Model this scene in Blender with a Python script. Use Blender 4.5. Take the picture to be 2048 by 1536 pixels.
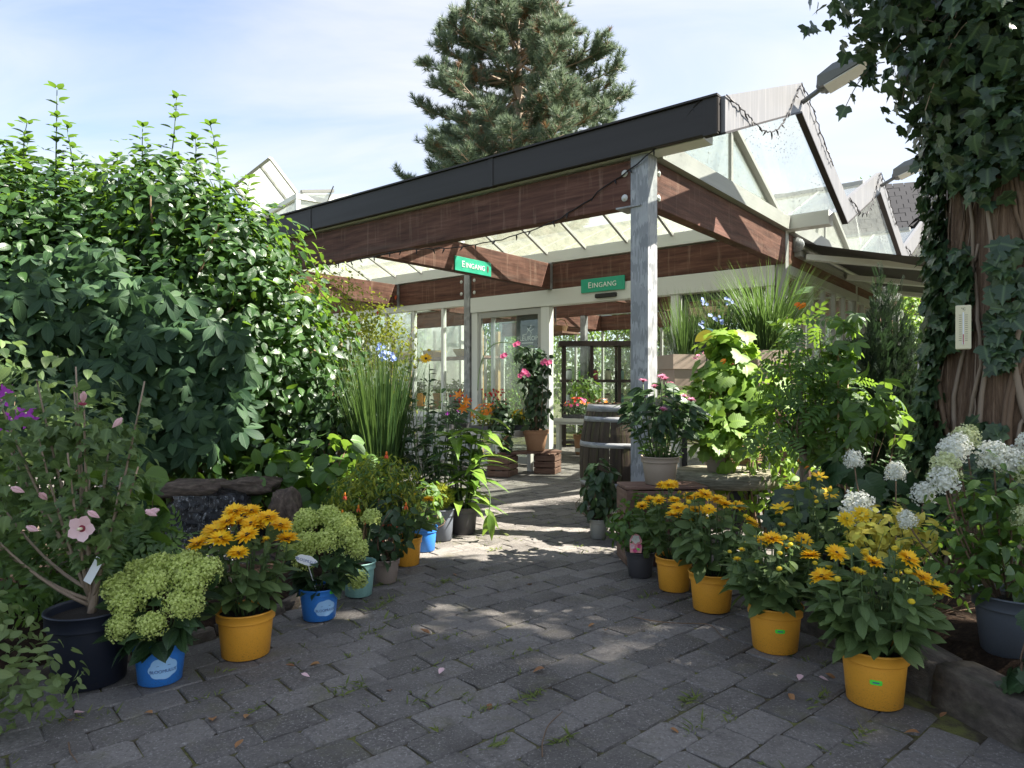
import bpy, math, random
import numpy as np
from mathutils import Vector, Matrix, noise as mnoise

for o in list(bpy.data.objects): bpy.data.objects.remove(o)
S = bpy.context.scene
COL = S.collection
R = math.radians
rng = np.random.default_rng(7)
random.seed(7)

# ------------------------------------------------------------------ camera, sky, sun, exposure
CAM = np.array([0.0, 0.0, 1.08])
cd = bpy.data.cameras.new('camera'); cam = bpy.data.objects.new('camera', cd); COL.objects.link(cam)
cam.location = CAM; cam.rotation_euler = (R(90), 0, 0)
cd.sensor_width = 36; cd.lens = 36 * 1380 / 2048; cd.shift_y = 7 / 2048
cd.clip_start = .05; cd.clip_end = 2000
S.camera = cam

SUN_AZ, SUN_EL = -7, 50          # azimuth from +X towards +Y
sdir = Vector((math.cos(R(SUN_EL)) * math.cos(R(SUN_AZ)), math.cos(R(SUN_EL)) * math.sin(R(SUN_AZ)), math.sin(R(SUN_EL))))
ld = bpy.data.lights.new('sun', 'SUN'); ld.energy = 4.8; ld.angle = R(.53); ld.color = (1, .94, .84)
sun = bpy.data.objects.new('sun', ld); COL.objects.link(sun)
sun.rotation_euler = sdir.to_track_quat('Z', 'Y').to_euler(); sun.location = (20, 5, 30)

W = bpy.data.worlds.new('World'); S.world = W; W.use_nodes = True
nt = W.node_tree; nt.nodes.clear()
def wn(t, **k):
    n = nt.nodes.new(t)
    for a, v in k.items(): setattr(n, a, v)
    return n
sky = wn('ShaderNodeTexSky', sky_type='NISHITA', sun_disc=False, sun_elevation=R(SUN_EL), sun_rotation=R(90 - SUN_AZ))
sky.air_density = 1.0; sky.dust_density = .6; sky.ozone_density = 1.5
tc = wn('ShaderNodeTexCoord'); sep = wn('ShaderNodeSeparateXYZ')
nt.links.new(tc.outputs['Generated'], sep.inputs[0])
den = wn('ShaderNodeMath', operation='ADD'); den.inputs[1].default_value = .22
mx = wn('ShaderNodeMath', operation='MAXIMUM'); mx.inputs[1].default_value = 0
nt.links.new(sep.outputs['Z'], mx.inputs[0]); nt.links.new(mx.outputs[0], den.inputs[0])
dv = wn('ShaderNodeVectorMath', operation='DIVIDE')
cb = wn('ShaderNodeCombineXYZ')
for i in range(3): nt.links.new(den.outputs[0], cb.inputs[i])
nt.links.new(tc.outputs['Generated'], dv.inputs[0]); nt.links.new(cb.outputs[0], dv.inputs[1])
mp = wn('ShaderNodeMapping'); mp.inputs['Rotation'].default_value = (0, 0, R(28)); mp.inputs['Scale'].default_value = (.7, 1.9, 1); mp.inputs['Location'].default_value = (.35, .2, 0)
nt.links.new(dv.outputs[0], mp.inputs[0])
n1 = wn('ShaderNodeTexNoise'); n1.inputs['Scale'].default_value = 1.6; n1.inputs['Detail'].default_value = 9; n1.inputs['Roughness'].default_value = .55; n1.inputs['Distortion'].default_value = .6
nt.links.new(mp.outputs[0], n1.inputs['Vector'])
n2 = wn('ShaderNodeTexNoise'); n2.inputs['Scale'].default_value = .55; n2.inputs['Detail'].default_value = 3
nt.links.new(dv.outputs[0], n2.inputs['Vector'])
ad = wn('ShaderNodeMath', operation='ADD'); nt.links.new(n1.outputs['Fac'], ad.inputs[0]); nt.links.new(n2.outputs['Fac'], ad.inputs[1])
rp = wn('ShaderNodeValToRGB'); rp.color_ramp.elements[0].position = .38; rp.color_ramp.elements[1].position = .66
hf = wn('ShaderNodeMath', operation='MULTIPLY'); hf.inputs[1].default_value = .5
nt.links.new(ad.outputs[0], hf.inputs[0]); nt.links.new(hf.outputs[0], rp.inputs[0])
mix = wn('ShaderNodeMix', data_type='RGBA')
mfac = wn('ShaderNodeMath', operation='MULTIPLY_ADD'); mfac.inputs[1].default_value = .68; mfac.inputs[2].default_value = .14
nt.links.new(rp.outputs[0], mfac.inputs[0]); nt.links.new(mfac.outputs[0], mix.inputs['Factor'])
nt.links.new(sky.outputs[0], mix.inputs[6]); mix.inputs[7].default_value = (3.9, 3.85, 3.9, 1)
bg = wn('ShaderNodeBackground'); bg.inputs['Strength'].default_value = .06
wo = wn('ShaderNodeOutputWorld'); nt.links.new(mix.outputs[2], bg.inputs[0]); nt.links.new(bg.outputs[0], wo.inputs[0])

vs = S.view_settings
vs.view_transform = 'Standard'; vs.look = 'None'; vs.exposure = 2.28; vs.gamma = 1; vs.use_curve_mapping = False
S.render.engine = 'CYCLES'

# ------------------------------------------------------------------ materials
class NT:
    def __init__(s, name):
        s.m = bpy.data.materials.new(name); s.m.use_nodes = True; s.t = s.m.node_tree; s.t.nodes.clear()
        s.out = s.t.nodes.new('ShaderNodeOutputMaterial')
    def n(s, typ, ins=None, **k):
        n = s.t.nodes.new('ShaderNode' + typ)
        for a, v in k.items(): setattr(n, a, v)
        for a, v in (ins or {}).items():
            if hasattr(v, 'is_output') or isinstance(v, bpy.types.NodeSocket): s.t.links.new(v, n.inputs[a])
            else: n.inputs[a].default_value = v
        return n
    def noise(s, sc, det=4, vec=None, rough=.5, dist=0):
        i = {'Scale': sc, 'Detail': det, 'Roughness': rough, 'Distortion': dist}
        if vec is not None: i['Vector'] = vec
        return s.n('TexNoise', i).outputs['Fac']
    def ramp(s, fac, stops, interp='LINEAR'):
        r = s.n('ValToRGB', {0: fac}); cr = r.color_ramp; cr.interpolation = interp
        while len(cr.elements) < len(stops): cr.elements.new(.5)
        for e, (p, c) in zip(cr.elements, stops):
            e.position = p; e.color = (c, c, c, 1) if isinstance(c, (int, float)) else (*c, 1)
        return r.outputs[0]
    def mix(s, fac, a, b, blend='MIX'):
        n = s.n('Mix', data_type='RGBA', blend_type=blend)
        for idx, v in ((0, fac), (6, a), (7, b)):
            if isinstance(v, bpy.types.NodeSocket): s.t.links.new(v, n.inputs[idx])
            elif idx == 0: n.inputs[0].default_value = v
            else: n.inputs[idx].default_value = (*v, 1)
        return n.outputs[2]
    def math(s, op, a, b=0.0):
        n = s.n('Math', operation=op)
        for i, v in ((0, a), (1, b)):
            if isinstance(v, bpy.types.NodeSocket): s.t.links.new(v, n.inputs[i])
            else: n.inputs[i].default_value = v
        return n.outputs[0]
    def coord(s, which='Object'): return s.n('TexCoord').outputs[which]
    def mapped(s, scale=(1, 1, 1), rot=(0, 0, 0), which='Object'):
        return s.n('Mapping', {'Vector': s.coord(which), 'Scale': scale, 'Rotation': rot}).outputs[0]
    def bump(s, h, strength=.3, dist=.02):
        return s.n('Bump', {'Height': h, 'Strength': strength, 'Distance': dist}).outputs[0]
    def bsdf(s, color, rough=.6, metal=0, normal=None, spec=.5, **k):
        i = {'Base Color': color if isinstance(color, bpy.types.NodeSocket) else (*color, 1), 'Roughness': rough, 'Metallic': metal, 'Specular IOR Level': spec}
        if normal is not None: i['Normal'] = normal
        i.update(k)
        return s.n('BsdfPrincipled', i).outputs[0]
    def end(s, sh):
        s.t.links.new(sh, s.out.inputs[0]); return s.m
    def rnd(s):
        a = s.n('NewGeometry').outputs['Random Per Island']; b = s.n('ObjectInfo').outputs['Random']
        return s.math('FRACT', s.math('ADD', a, b))

MAT = {}
def leafmat(name, dark, mid, light, rough=.42, trans=.35, tcol=None, vein=.35, spec=.5):
    k3 = np.array((1.45, 1.25, 1.05)); dark, mid, light = (tuple(np.array(x) * k3) for x in (dark, mid, light))
    q = NT(name); r = q.rnd()
    c = q.ramp(r, [(0, dark), (.5, mid), (1, light)])
    uv = q.n('SeparateXYZ', {0: q.n('UVMap').outputs[0]})
    d = q.math('ABSOLUTE', q.math('SUBTRACT', uv.outputs[0], .5))
    rib = q.ramp(d, [(0, 1.), (.05, 0.)])
    side = q.math('ADD', uv.outputs[1], q.math('MULTIPLY', d, -.55))
    sv = q.ramp(q.math('PINGPONG', q.math('MULTIPLY', side, 9.), .5), [(0, 1.), (.13, 0.)])
    vf = q.math('MULTIPLY', q.math('MAXIMUM', rib, q.math('MULTIPLY', sv, .45)), vein)
    c = q.mix(vf, c, tuple(min(1, x * 2.1 + .02) for x in light))
    nz = q.noise(9, 3)
    c = q.mix(q.math('MULTIPLY', nz, .35), c, dark)
    h = q.math('MULTIPLY', q.math('MAXIMUM', rib, sv), -1)
    nb = q.bump(h, .35, .004)
    p = q.bsdf(c, rough, normal=nb, spec=spec)
    t = q.n('BsdfTranslucent', {'Color': q.mix(.5, c, tcol or tuple(min(1, x * 2.6) for x in light))}).outputs[0]
    MAT[name] = q.end(q.n('MixShader', {0: trans, 1: p, 2: t}).outputs[0]); return MAT[name]

def petalmat(name, c1, c2, trans=.3, rough=.6):
    q = NT(name); c = q.ramp(q.rnd(), [(0, c1), (1, c2)])
    p = q.bsdf(c, rough); t = q.n('BsdfTranslucent', {'Color': c}).outputs[0]
    MAT[name] = q.end(q.n('MixShader', {0: trans, 1: p, 2: t}).outputs[0])
def plain(name, color, rough=.6, metal=0, var=.12, sc=14, bump=0.0, spec=.5):
    q = NT(name); nz = q.noise(sc, 5)
    c = q.mix(q.math('MULTIPLY', nz, var * 2), color, tuple(x * .55 for x in color))
    nb = q.bump(q.noise(sc * 3, 5), bump, .01) if bump else None
    MAT[name] = q.end(q.bsdf(c, q.math('ADD', rough - .08, q.math('MULTIPLY', nz, .16)), metal, nb, spec)); return MAT[name]
def plastic(name, color, rough=.45):
    q = NT(name); g = q.n('SeparateXYZ', {0: q.coord('Object')})
    dirt = q.ramp(q.noise(34, 7, rough=.75), [(.52, 0.), (.68, 1.)])
    low = q.ramp(g.outputs[2], [(0., 1.), (.05, .45), (.14, .22), (.3, .12)])
    c = q.mix(q.math('MULTIPLY', dirt, q.math('MULTIPLY', low, .9)), color, (.06, .045, .035))
    c = q.mix(q.math('MULTIPLY', q.noise(5, 3), .25), c, tuple(x * .7 for x in color))
    MAT[name] = q.end(q.bsdf(c, rough, normal=q.bump(q.noise(60, 2), .05, .002)))

# foliage
leafmat('camellia', (.012, .035, .016), (.022, .06, .022), (.04, .1, .025), rough=.32, trans=.36, tcol=(.28, .5, .03), vein=.18)
leafmat('creeper', (.01, .032, .018), (.018, .05, .026), (.034, .08, .032), rough=.6, trans=.25, vein=.3, spec=.3)
leafmat('ivy', (.013, .034, .02), (.022, .054, .028), (.045, .085, .032), rough=.36, trans=.16, vein=.6)
leafmat('rudleaf', (.038, .078, .028), (.058, .108, .036), (.08, .14, .045), rough=.6, trans=.25, vein=.25)
leafmat('midleaf', (.025, .065, .02), (.04, .1, .025), (.07, .15, .03), rough=.45, trans=.36, tcol=(.35, .55, .05), vein=.3)
leafmat('darkleaf', (.013, .032, .016), (.022, .055, .025), (.036, .08, .03), rough=.38, trans=.22, vein=.25)
leafmat('brightleaf', (.05, .12, .02), (.09, .19, .03), (.14, .25, .045), rough=.5, trans=.38, tcol=(.4, .58, .06), vein=.3)
leafmat('yellowleaf', (.08, .13, .015), (.14, .2, .02), (.24, .28, .03), rough=.5, trans=.42, tcol=(.6, .62, .05), vein=.2)
leafmat('variegated', (.42, .42, .07), (.52, .52, .1), (.35, .42, .06), rough=.5, trans=.3, tcol=(.6, .5, .15), vein=.0)
leafmat('hibleaf', (.035, .075, .03), (.055, .11, .04), (.095, .16, .055), rough=.48, trans=.33, vein=.35)
leafmat('roseleaf', (.07, .12, .045), (.09, .15, .055), (.12, .18, .07), rough=.5, trans=.3, vein=.2)
leafmat('grass', (.02, .055, .018), (.034, .08, .022), (.06, .115, .03), rough=.45, trans=.35, vein=.0)
leafmat('yew', (.007, .02, .012), (.011, .03, .015), (.022, .048, .02), rough=.5, trans=.18, vein=.0)
leafmat('pine', (.046, .085, .07), (.072, .118, .09), (.1, .148, .1), rough=.55, trans=.22, vein=.0)
leafmat('pinebrown', (.11, .06, .03), (.14, .08, .045), (.1, .08, .04), rough=.6, trans=.2, vein=.0)
leafmat('crownleaf', (.015, .04, .014), (.025, .06, .018), (.04, .085, .02), rough=.4, trans=.3, vein=.2)
leafmat('fallen', (.12, .06, .03), (.2, .11, .05), (.28, .18, .08), rough=.7, trans=.15, vein=.3)
leafmat('weed', (.05, .09, .02), (.085, .13, .03), (.13, .17, .05), rough=.6, trans=.3, vein=.0)
petalmat('rudpetal', (.86, .47, .005), (.96, .66, .015))
petalmat('rudyellow', (.85, .62, .02), (.8, .6, .04))
petalmat('lime', (.47, .56, .12), (.62, .69, .24), .28)
petalmat('whitepetal', (.7, .72, .6), (.82, .82, .78), .3)
petalmat('creampetal', (.55, .6, .3), (.7, .72, .45), .3)
petalmat('pinkpetal', (.78, .5, .52), (.85, .62, .64), .3)
petalmat('hotpink', (.7, .07, .22), (.8, .16, .36), .3)
petalmat('pinkmonarda', (.62, .2, .34), (.75, .34, .46), .3)
petalmat('purple', (.3, .02, .34), (.4, .05, .42), .3)
petalmat('redpetal', (.5, .012, .02), (.65, .03, .04), .3)
petalmat('orange', (.8, .2, .015), (.9, .34, .03), .3)
petalmat('fuchsia', (.65, .06, .03), (.75, .16, .04), .3)
petalmat('bluepetal', (.3, .4, .75), (.42, .52, .82), .3)
plain('budgreen', (.2, .24, .04), .6)
plain('discbrown', (.028, .014, .01), .8)
plain('redcentre', (.2, .01, .03), .7)
plain('stem', (.07, .12, .035), .6)
plain('woodstem', (.16, .1, .06), .8, bump=.4, sc=30)
plain('greystem', (.28, .21, .15), .8, bump=.4, sc=30)
plain('bamboo', (.42, .28, .13), .6)
plain('potsoil', (.03, .02, .014), .95, bump=.8, sc=60, var=.4)

def bark():
    q = NT('bark'); v = q.mapped((13, 13, 1.0)); n = q.noise(2.6, 9, v, .7, .5); f = q.noise(7, 6, v, .7)
    c = q.ramp(n, [(.32, (.05, .03, .019)), (.5, (.23, .145, .092)), (.7, (.46, .33, .23))])
    c = q.mix(q.math('MULTIPLY', f, .5), c, (.12, .075, .05))
    MAT['bark'] = q.end(q.bsdf(c, .9, normal=q.bump(q.math('ADD', n, q.math('MULTIPLY', f, .5)), 1., .05), spec=.2))
bark()
def beamwood(name, a, b, c3):
    q = NT(name); v = q.mapped((1, 1, 14)); v2 = q.mapped((.8, .8, 30))
    n = q.noise(2.2, 7, v, .6, .3); f = q.noise(5, 5, v2, .7)
    c = q.ramp(n, [(.3, a), (.55, b), (.8, c3)])
    w = q.ramp(q.noise(2.5, 7, rough=.65), [(.55, 0.), (.8, 1.)])
    c = q.mix(q.math('MULTIPLY', w, .45), c, (.16, .13, .11))
    dr = q.ramp(q.noise(3.2, 5, q.mapped((6, 6, .5)), .6), [(.56, 0.), (.72, 1.)])
    c = q.mix(q.math('MULTIPLY', dr, .4), c, (.3, .2, .15))
    MAT[name] = q.end(q.bsdf(c, .72, normal=q.bump(f, .35, .01), spec=.25))
beamwood('beam', (.055, .025, .018), (.12, .054, .038), (.2, .105, .078))
beamwood('crate', (.09, .05, .035), (.17, .1, .075), (.28, .19, .15))
def barrelwood():
    q = NT('barrel'); v = q.mapped((12, 12, .8)); n = q.noise(2, 7, v, .6)
    c = q.ramp(n, [(.3, (.025, .018, .013)), (.6, (.065, .047, .033)), (.8, (.13, .1, .065))])
    ms = q.ramp(q.noise(4, 6), [(.5, 0.), (.7, 1.)])
    c = q.mix(q.math('MULTIPLY', ms, .5), c, (.1, .1, .03))
    MAT['barrel'] = q.end(q.bsdf(c, .8, normal=q.bump(n, .5, .01), spec=.3))
barrelwood()
def galv():
    q = NT('galv'); vo = q.n('TexVoronoi', {'Scale': 15., 'Vector': q.n('VectorMath', {0: q.coord(), 1: q.n('VectorMath', {0: q.n('TexNoise', {'Scale': 9.}).outputs['Color'], 1: (.14, .14, .14)}, operation='MULTIPLY').outputs[0]}, operation='ADD').outputs[0]})
    s = q.n('SeparateColor', {0: vo.outputs['Color']}).outputs[0]
    c = q.ramp(s, [(0, (.17, .175, .18)), (.5, (.26, .265, .27)), (1, (.38, .385, .39))])
    c = q.mix(q.ramp(q.noise(3, 6, rough=.7), [(.55, 0.), (.8, .6)]), c, (.2, .2, .2))
    MAT['galv'] = q.end(q.bsdf(c, q.math('ADD', .42, q.math('MULTIPLY', s, .2)), .2))
galv()
def paver():
    q = NT('paver'); r = q.rnd()
    w = q.n('NewGeometry').outputs['Position']
    c = q.ramp(r, [(0, (.095, .086, .077)), (.55, (.14, .127, .115)), (1, (.2, .183, .166))])
    spk = q.ramp(q.noise(120, 3, w, .7), [(.58, 0.), (.66, 1.)])
    c = q.mix(q.math('MULTIPLY', spk, .75), c, (.36, .345, .32))
    dk = q.ramp(q.noise(60, 6, w, .75), [(.3, 1.), (.52, 0.)])
    c = q.mix(q.math('MULTIPLY', dk, .65), c, (.025, .023, .022))
    big = q.ramp(q.noise(2.1, 5, w, .6), [(.35, 0.), (.7, 1.)])
    c = q.mix(q.math('MULTIPLY', big, .5), c, (.18, .168, .155))
    st = q.ramp(q.noise(3.3, 7, w, .65, .6), [(.5, 0.), (.68, 1.)])
    c = q.mix(q.math('MULTIPLY', st, .5), c, (.045, .04, .036))
    ms = q.ramp(q.noise(5.5, 7, w, .7), [(.54, 0.), (.74, 1.)])
    c = q.mix(q.math('MULTIPLY', ms, .5), c, (.12, .115, .05))
    hh = q.math('ADD', q.noise(130, 4, w, .7), q.math('MULTIPLY', q.noise(18, 5, w), .8))
    MAT['paver'] = q.end(q.bsdf(c, .82, normal=q.bump(hh, .55, .006), spec=.3))
paver()
def joint():
    q = NT('joint'); w = q.n('NewGeometry').outputs['Position']
    n = q.noise(7, 6, w, .7); c = q.ramp(n, [(.35, (.035, .028, .021)), (.46, (.075, .064, .044)), (.6, (.14, .145, .05))])
    MAT['joint'] = q.end(q.bsdf(c, .95, normal=q.bump(q.noise(90, 4, w), .8, .01), spec=.1))
joint()
def soil():
    q = NT('soil'); w = q.n('NewGeometry').outputs['Position']; n = q.noise(26, 8, w, .75)
    c = q.ramp(n, [(.3, (.012, .008, .006)), (.55, (.04, .026, .018)), (.75, (.1, .065, .04))])
    MAT['soil'] = q.end(q.bsdf(c, .95, normal=q.bump(n, 1., .03), spec=.1))
soil()
def stone(name, a, b, c3, rough=.85, sc=4):
    q = NT(name); n = q.noise(sc, 9, rough=.65); f = q.noise(sc * 9, 5, rough=.7)
    c = q.ramp(n, [(.3, a), (.52, b), (.75, c3)])
    ms = q.ramp(q.noise(sc * .8, 6), [(.55, 0.), (.75, 1.)])
    c = q.mix(q.math('MULTIPLY', ms, .45), c, (.06, .07, .03))
    MAT[name] = q.end(q.bsdf(c, rough, normal=q.bump(q.math('ADD', n, q.math('MULTIPLY', f, .4)), .8, .03), spec=.3))
stone('rock', (.04, .03, .024), (.11, .082, .062), (.22, .175, .13), sc=7)
stone('kerb', (.05, .042, .036), (.12, .1, .08), (.22, .19, .15))
stone('tablestone', (.12, .11, .07), (.26, .24, .17), (.42, .4, .32), sc=7)
def wet():
    q = NT('wetrock'); n = q.noise(5, 8, rough=.7); v = q.mapped((26, 26, 9)); f = q.noise(1.3, 8, v, .7)
    c = q.ramp(n, [(.35, (.008, .008, .009)), (.7, (.035, .03, .028))])
    MAT['wetrock'] = q.end(q.bsdf(c, .12, normal=q.bump(f, 1., .12), spec=1.))
wet()
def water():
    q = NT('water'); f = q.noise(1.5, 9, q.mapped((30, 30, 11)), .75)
    c = q.ramp(f, [(.55, (.01, .011, .012)), (.64, (.75, .78, .8))])  # white streaks painted into the water colour in place of glints
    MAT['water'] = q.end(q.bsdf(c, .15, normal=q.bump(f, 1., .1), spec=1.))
water()
def ground():
    q = NT('ground'); w = q.n('NewGeometry').outputs['Position']
    c = q.ramp(q.noise(.9, 9, w, .7), [(.35, (.04, .05, .02)), (.6, (.08, .085, .04)), (.8, (.12, .11, .08))])
    MAT['ground'] = q.end(q.bsdf(c, .95, spec=.1))
ground()
def glass(name, dirt, dcol, sc=6, spots=0.0, gl=1.0):
    q = NT(name)
    fr = q.math('ADD', .035, q.math('MULTIPLY', .85, q.math('POWER', q.n('LayerWeight', {'Blend': .5}).outputs['Facing'], 4.)))
    tr = q.n('BsdfTransparent', {'Color': (.93, .96, .94, 1)}).outputs[0]
    go = q.n('BsdfGlossy', {'Color': (1, 1, 1, 1), 'Roughness': .02}).outputs[0]
    a = q.n('MixShader', {0: q.math('MULTIPLY', fr, gl), 1: tr, 2: go}).outputs[0]
    n = q.noise(sc, 9, rough=.72)
    f = q.ramp(n, [(.32, dirt * .3), (.68, dirt)])
    if spots:
        vo = q.n('TexVoronoi', {'Scale': 26., 'Randomness': 1.}).outputs['Distance']
        sp = q.math('MULTIPLY', q.ramp(vo, [(.14, spots), (.22, 0.)]), q.ramp(q.noise(2.5, 3), [(.4, 0.), (.58, 1.)]))
    d = q.n('MixShader', {0: .55, 1: q.n('BsdfDiffuse', {'Color': (*dcol, 1)}).outputs[0], 2: q.n('BsdfTranslucent', {'Color': (*dcol, 1)}).outputs[0]}).outputs[0]
    sh = q.n('MixShader', {0: f, 1: a, 2: d}).outputs[0]
    if spots: sh = q.n('MixShader', {0: sp, 1: sh, 2: q.n('BsdfDiffuse', {'Color': (.1, .1, .09, 1)}).outputs[0]}).outputs[0]
    MAT[name] = q.end(sh)
glass('glass', .05, (.6, .62, .6))
glass('roofglass', .36, (.5, .5, .4), sc=9)
glass('gableglass', .2, (.4, .41, .39), sc=3, spots=.85)
glass('paleglass', .72, (.6, .6, .57), sc=2)
plain('white', (.66, .67, .63), .5, var=.1, sc=5)
plain('tablewhite', (.6, .59, .54), .55, var=.2, sc=9)
plain('alu', (.42, .42, .42), .42, .5, var=.15)
plain('aluframe', (.36, .36, .335), .5, .1, var=.2, sc=7)
plain('fascia', (.034, .029, .027), .55, 0, var=.3, sc=6, spec=.35)
def bargemat():
    q = NT('barge'); st = q.ramp(q.noise(3, 5, q.mapped((14, 14, .5)), .6), [(.5, 0.), (.75, 1.)])
    c = q.mix(q.math('MULTIPLY', st, .6), (.17, .17, .175), (.33, .32, .31))
    MAT['barge'] = q.end(q.bsdf(c, .5, .25))
bargemat()
plain('blackmetal', (.015, .015, .017), .5)
plain('lampgrey', (.16, .17, .18), .45, .3)
plain('lampglass', (.6, .6, .55), .3)
plain('awning', (.06, .052, .05), .85, var=.15, sc=4)
plain('signgreen', (.02, .36, .22), .5, var=.1, sc=6)
plain('letter', (.82, .82, .78), .6, var=.02)
plain('cream', (.72, .66, .45), .5, var=.1)
plain('black', (.012, .012, .013), .5)
plain('cabinet', (.025, .014, .011), .5)
plain('slate', (.055, .055, .06), .9, var=.4, sc=3, spec=.15)
plain('brick', (.2, .1, .075), .85, var=.3)
plain('taupe', (.33, .26, .2), .65, var=.08)
plain('terracotta', (.42, .23, .13), .8, var=.2, sc=9)
plain('wicker', (.24, .15, .07), .8, var=.4, sc=70, bump=.8)
plain('cable', (.012, .01, .012), .6)
plain('priceGreen', (.1, .75, .06), .5, var=0)
plain('cloudblue', (.32, .55, .82), .5, var=.04)
plain('textblue', (.06, .12, .3), .5, var=0)
plain('tagwhite', (.78, .8, .82), .4, var=.04)
plain('tagpink', (.75, .3, .3), .4, var=.1)
plain('moonteal', (.3, .55, .5), .6)
plain('moonyellow', (.65, .55, .04), .6)
plain('darkgreen', (.008, .028, .022), .4)
plain('strip', (.7, .7, .66), .5)
plain('straw', (.42, .33, .14), .9, var=.4, sc=40, bump=.7)
plastic('pblue', (.03, .2, .62)); plastic('pyellow', (.8, .36, .035)); plastic('pnavy', (.012, .016, .03), .5)
plastic('pteal', (.25, .45, .4)); plastic('ptaupe', (.27, .21, .17), .6); plastic('pgrey', (.12, .135, .16)); plastic('pdark', (.06, .057, .062))
plastic('pclear', (.3, .3, .27), .35)
plain('tray', (.66, .66, .62), .5)

# ------------------------------------------------------------------ mesh building
class MB:
    def __init__(s): s.V = []; s.T = []; s.Q = []; s.G = []; s.UV = []; s.n = 0
    def add(s, V, F=None, tri=None, quad=None, uv=None, mi=0):
        V = np.asarray(V, float).reshape(-1, 3)
        if F is not None:
            t = [f for f in F if len(f) == 3]; q = [f for f in F if len(f) == 4]; g = [f for f in F if len(f) > 4]
            tri = np.array(t, int) if t else None; quad = np.array(q, int) if q else None
            for f in g: s.G.append(([i + s.n for i in f], mi))
        if tri is not None and len(tri): s.T.append((np.asarray(tri) + s.n, mi))
        if quad is not None and len(quad): s.Q.append((np.asarray(quad) + s.n, mi))
        s.V.append(V); s.UV.append(np.zeros((len(V), 2)) if uv is None else np.asarray(uv)); s.n += len(V)
        return s
    def box(s, c, d, rot=None, mi=0, bev=0.0):
        x, y, z = (v / 2 for v in d)
        if bev:
            b = bev
            lv = [(-z, b), (-z + b, 0), (z - b, 0), (z, b)]; V = []
            for zz, ins in lv:
                V += [(-x + ins, -y + ins, zz), (x - ins, -y + ins, zz), (x - ins, y - ins, zz), (-x + ins, y - ins, zz)]
            F = [(3, 2, 1, 0), (12, 13, 14, 15)]
            for k in range(3):
                for i in range(4): j = (i + 1) % 4; F.append((4 * k + i, 4 * k + j, 4 * k + 4 + j, 4 * k + 4 + i))
        else:
            V = [(-x, -y, -z), (x, -y, -z), (x, y, -z), (-x, y, -z), (-x, -y, z), (x, -y, z), (x, y, z), (-x, y, z)]
            F = [(3, 2, 1, 0), (4, 5, 6, 7), (0, 1, 5, 4), (1, 2, 6, 5), (2, 3, 7, 6), (3, 0, 4, 7)]
        V = np.array(V)
        if rot is not None: V = V @ np.array(rot).T
        return s.add(V + np.array(c), F, mi=mi)
    def bar(s, p0, p1, w, h, up=(0, 0, 1), mi=0):
        p0 = np.array(p0, float); p1 = np.array(p1, float); d = p1 - p0; L = np.linalg.norm(d); d /= L
        x = np.cross(np.array(up, float), d)
        if np.linalg.norm(x) < 1e-5: x = np.cross((1, 0, 0), d)
        x /= np.linalg.norm(x); z = np.cross(d, x)
        return s.box((p0 + p1) / 2, (w, L, h), np.array([x, d, z]).T, mi)
    def tube(s, pts, rad, n=6, mi=0, cap=True):
        pts = np.asarray(pts, float); k = len(pts)
        rad = np.full(k, rad) if np.isscalar(rad) else np.asarray(rad)
        tan = np.gradient(pts, axis=0); tan /= np.linalg.norm(tan, axis=1)[:, None] + 1e-9
        ref = np.array((0, 0, 1.)) if abs(tan[0][2]) < .9 else np.array((1., 0, 0))
        V = []; uv = []
        for i in range(k):
            x = np.cross(ref, tan[i]); x /= np.linalg.norm(x) + 1e-9; y = np.cross(tan[i], x); ref = np.cross(x, tan[i]) * -1 if False else ref
            for j in range(n):
                a = 2 * math.pi * j / n; V.append(pts[i] + rad[i] * (x * math.cos(a) + y * math.sin(a))); uv.append((j / n, i / k))
        F = [(i * n + j, i * n + (j + 1) % n, (i + 1) * n + (j + 1) % n, (i + 1) * n + j) for i in range(k - 1) for j in range(n)]
        if cap: F.append(tuple(range(n))[::-1]); F.append(tuple((k - 1) * n + j for j in range(n)))
        return s.add(V, F, uv=uv, mi=mi)
    def lathe(s, prof, n=32, c=(0, 0, 0), mi=0, cap=False):
        V = []; k = len(prof)
        for r, z in prof:
            for j in range(n): a = 2 * math.pi * j / n; V.append((c[0] + r * math.cos(a), c[1] + r * math.sin(a), c[2] + z))
        F = [(i * n + j, i * n + (j + 1) % n, (i + 1) * n + (j + 1) % n, (i + 1) * n + j) for i in range(k - 1) for j in range(n)]
        if cap: F.append(tuple(range(n))[::-1]); F.append(tuple((k - 1) * n + j for j in range(n)))
        return s.add(V, F, mi=mi)
    def sphere(s, c, r, n=8, m=6, mi=0):
        prof = [(max(1e-4, math.sin(math.pi * i / m)) , -math.cos(math.pi * i / m)) for i in range(m + 1)]
        r = np.array(r) if not np.isscalar(r) else np.array((r, r, r))
        V = []; 
        for rr, z in prof:
            for j in range(n): a = 2 * math.pi * j / n; V.append(np.array(c) + r * np.array((rr * math.cos(a), rr * math.sin(a), z)))
        F = [(i * n + j, i * n + (j + 1) % n, (i + 1) * n + (j + 1) % n, (i + 1) * n + j) for i in range(m) for j in range(n)]
        return s.add(V, F, mi=mi)
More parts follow.
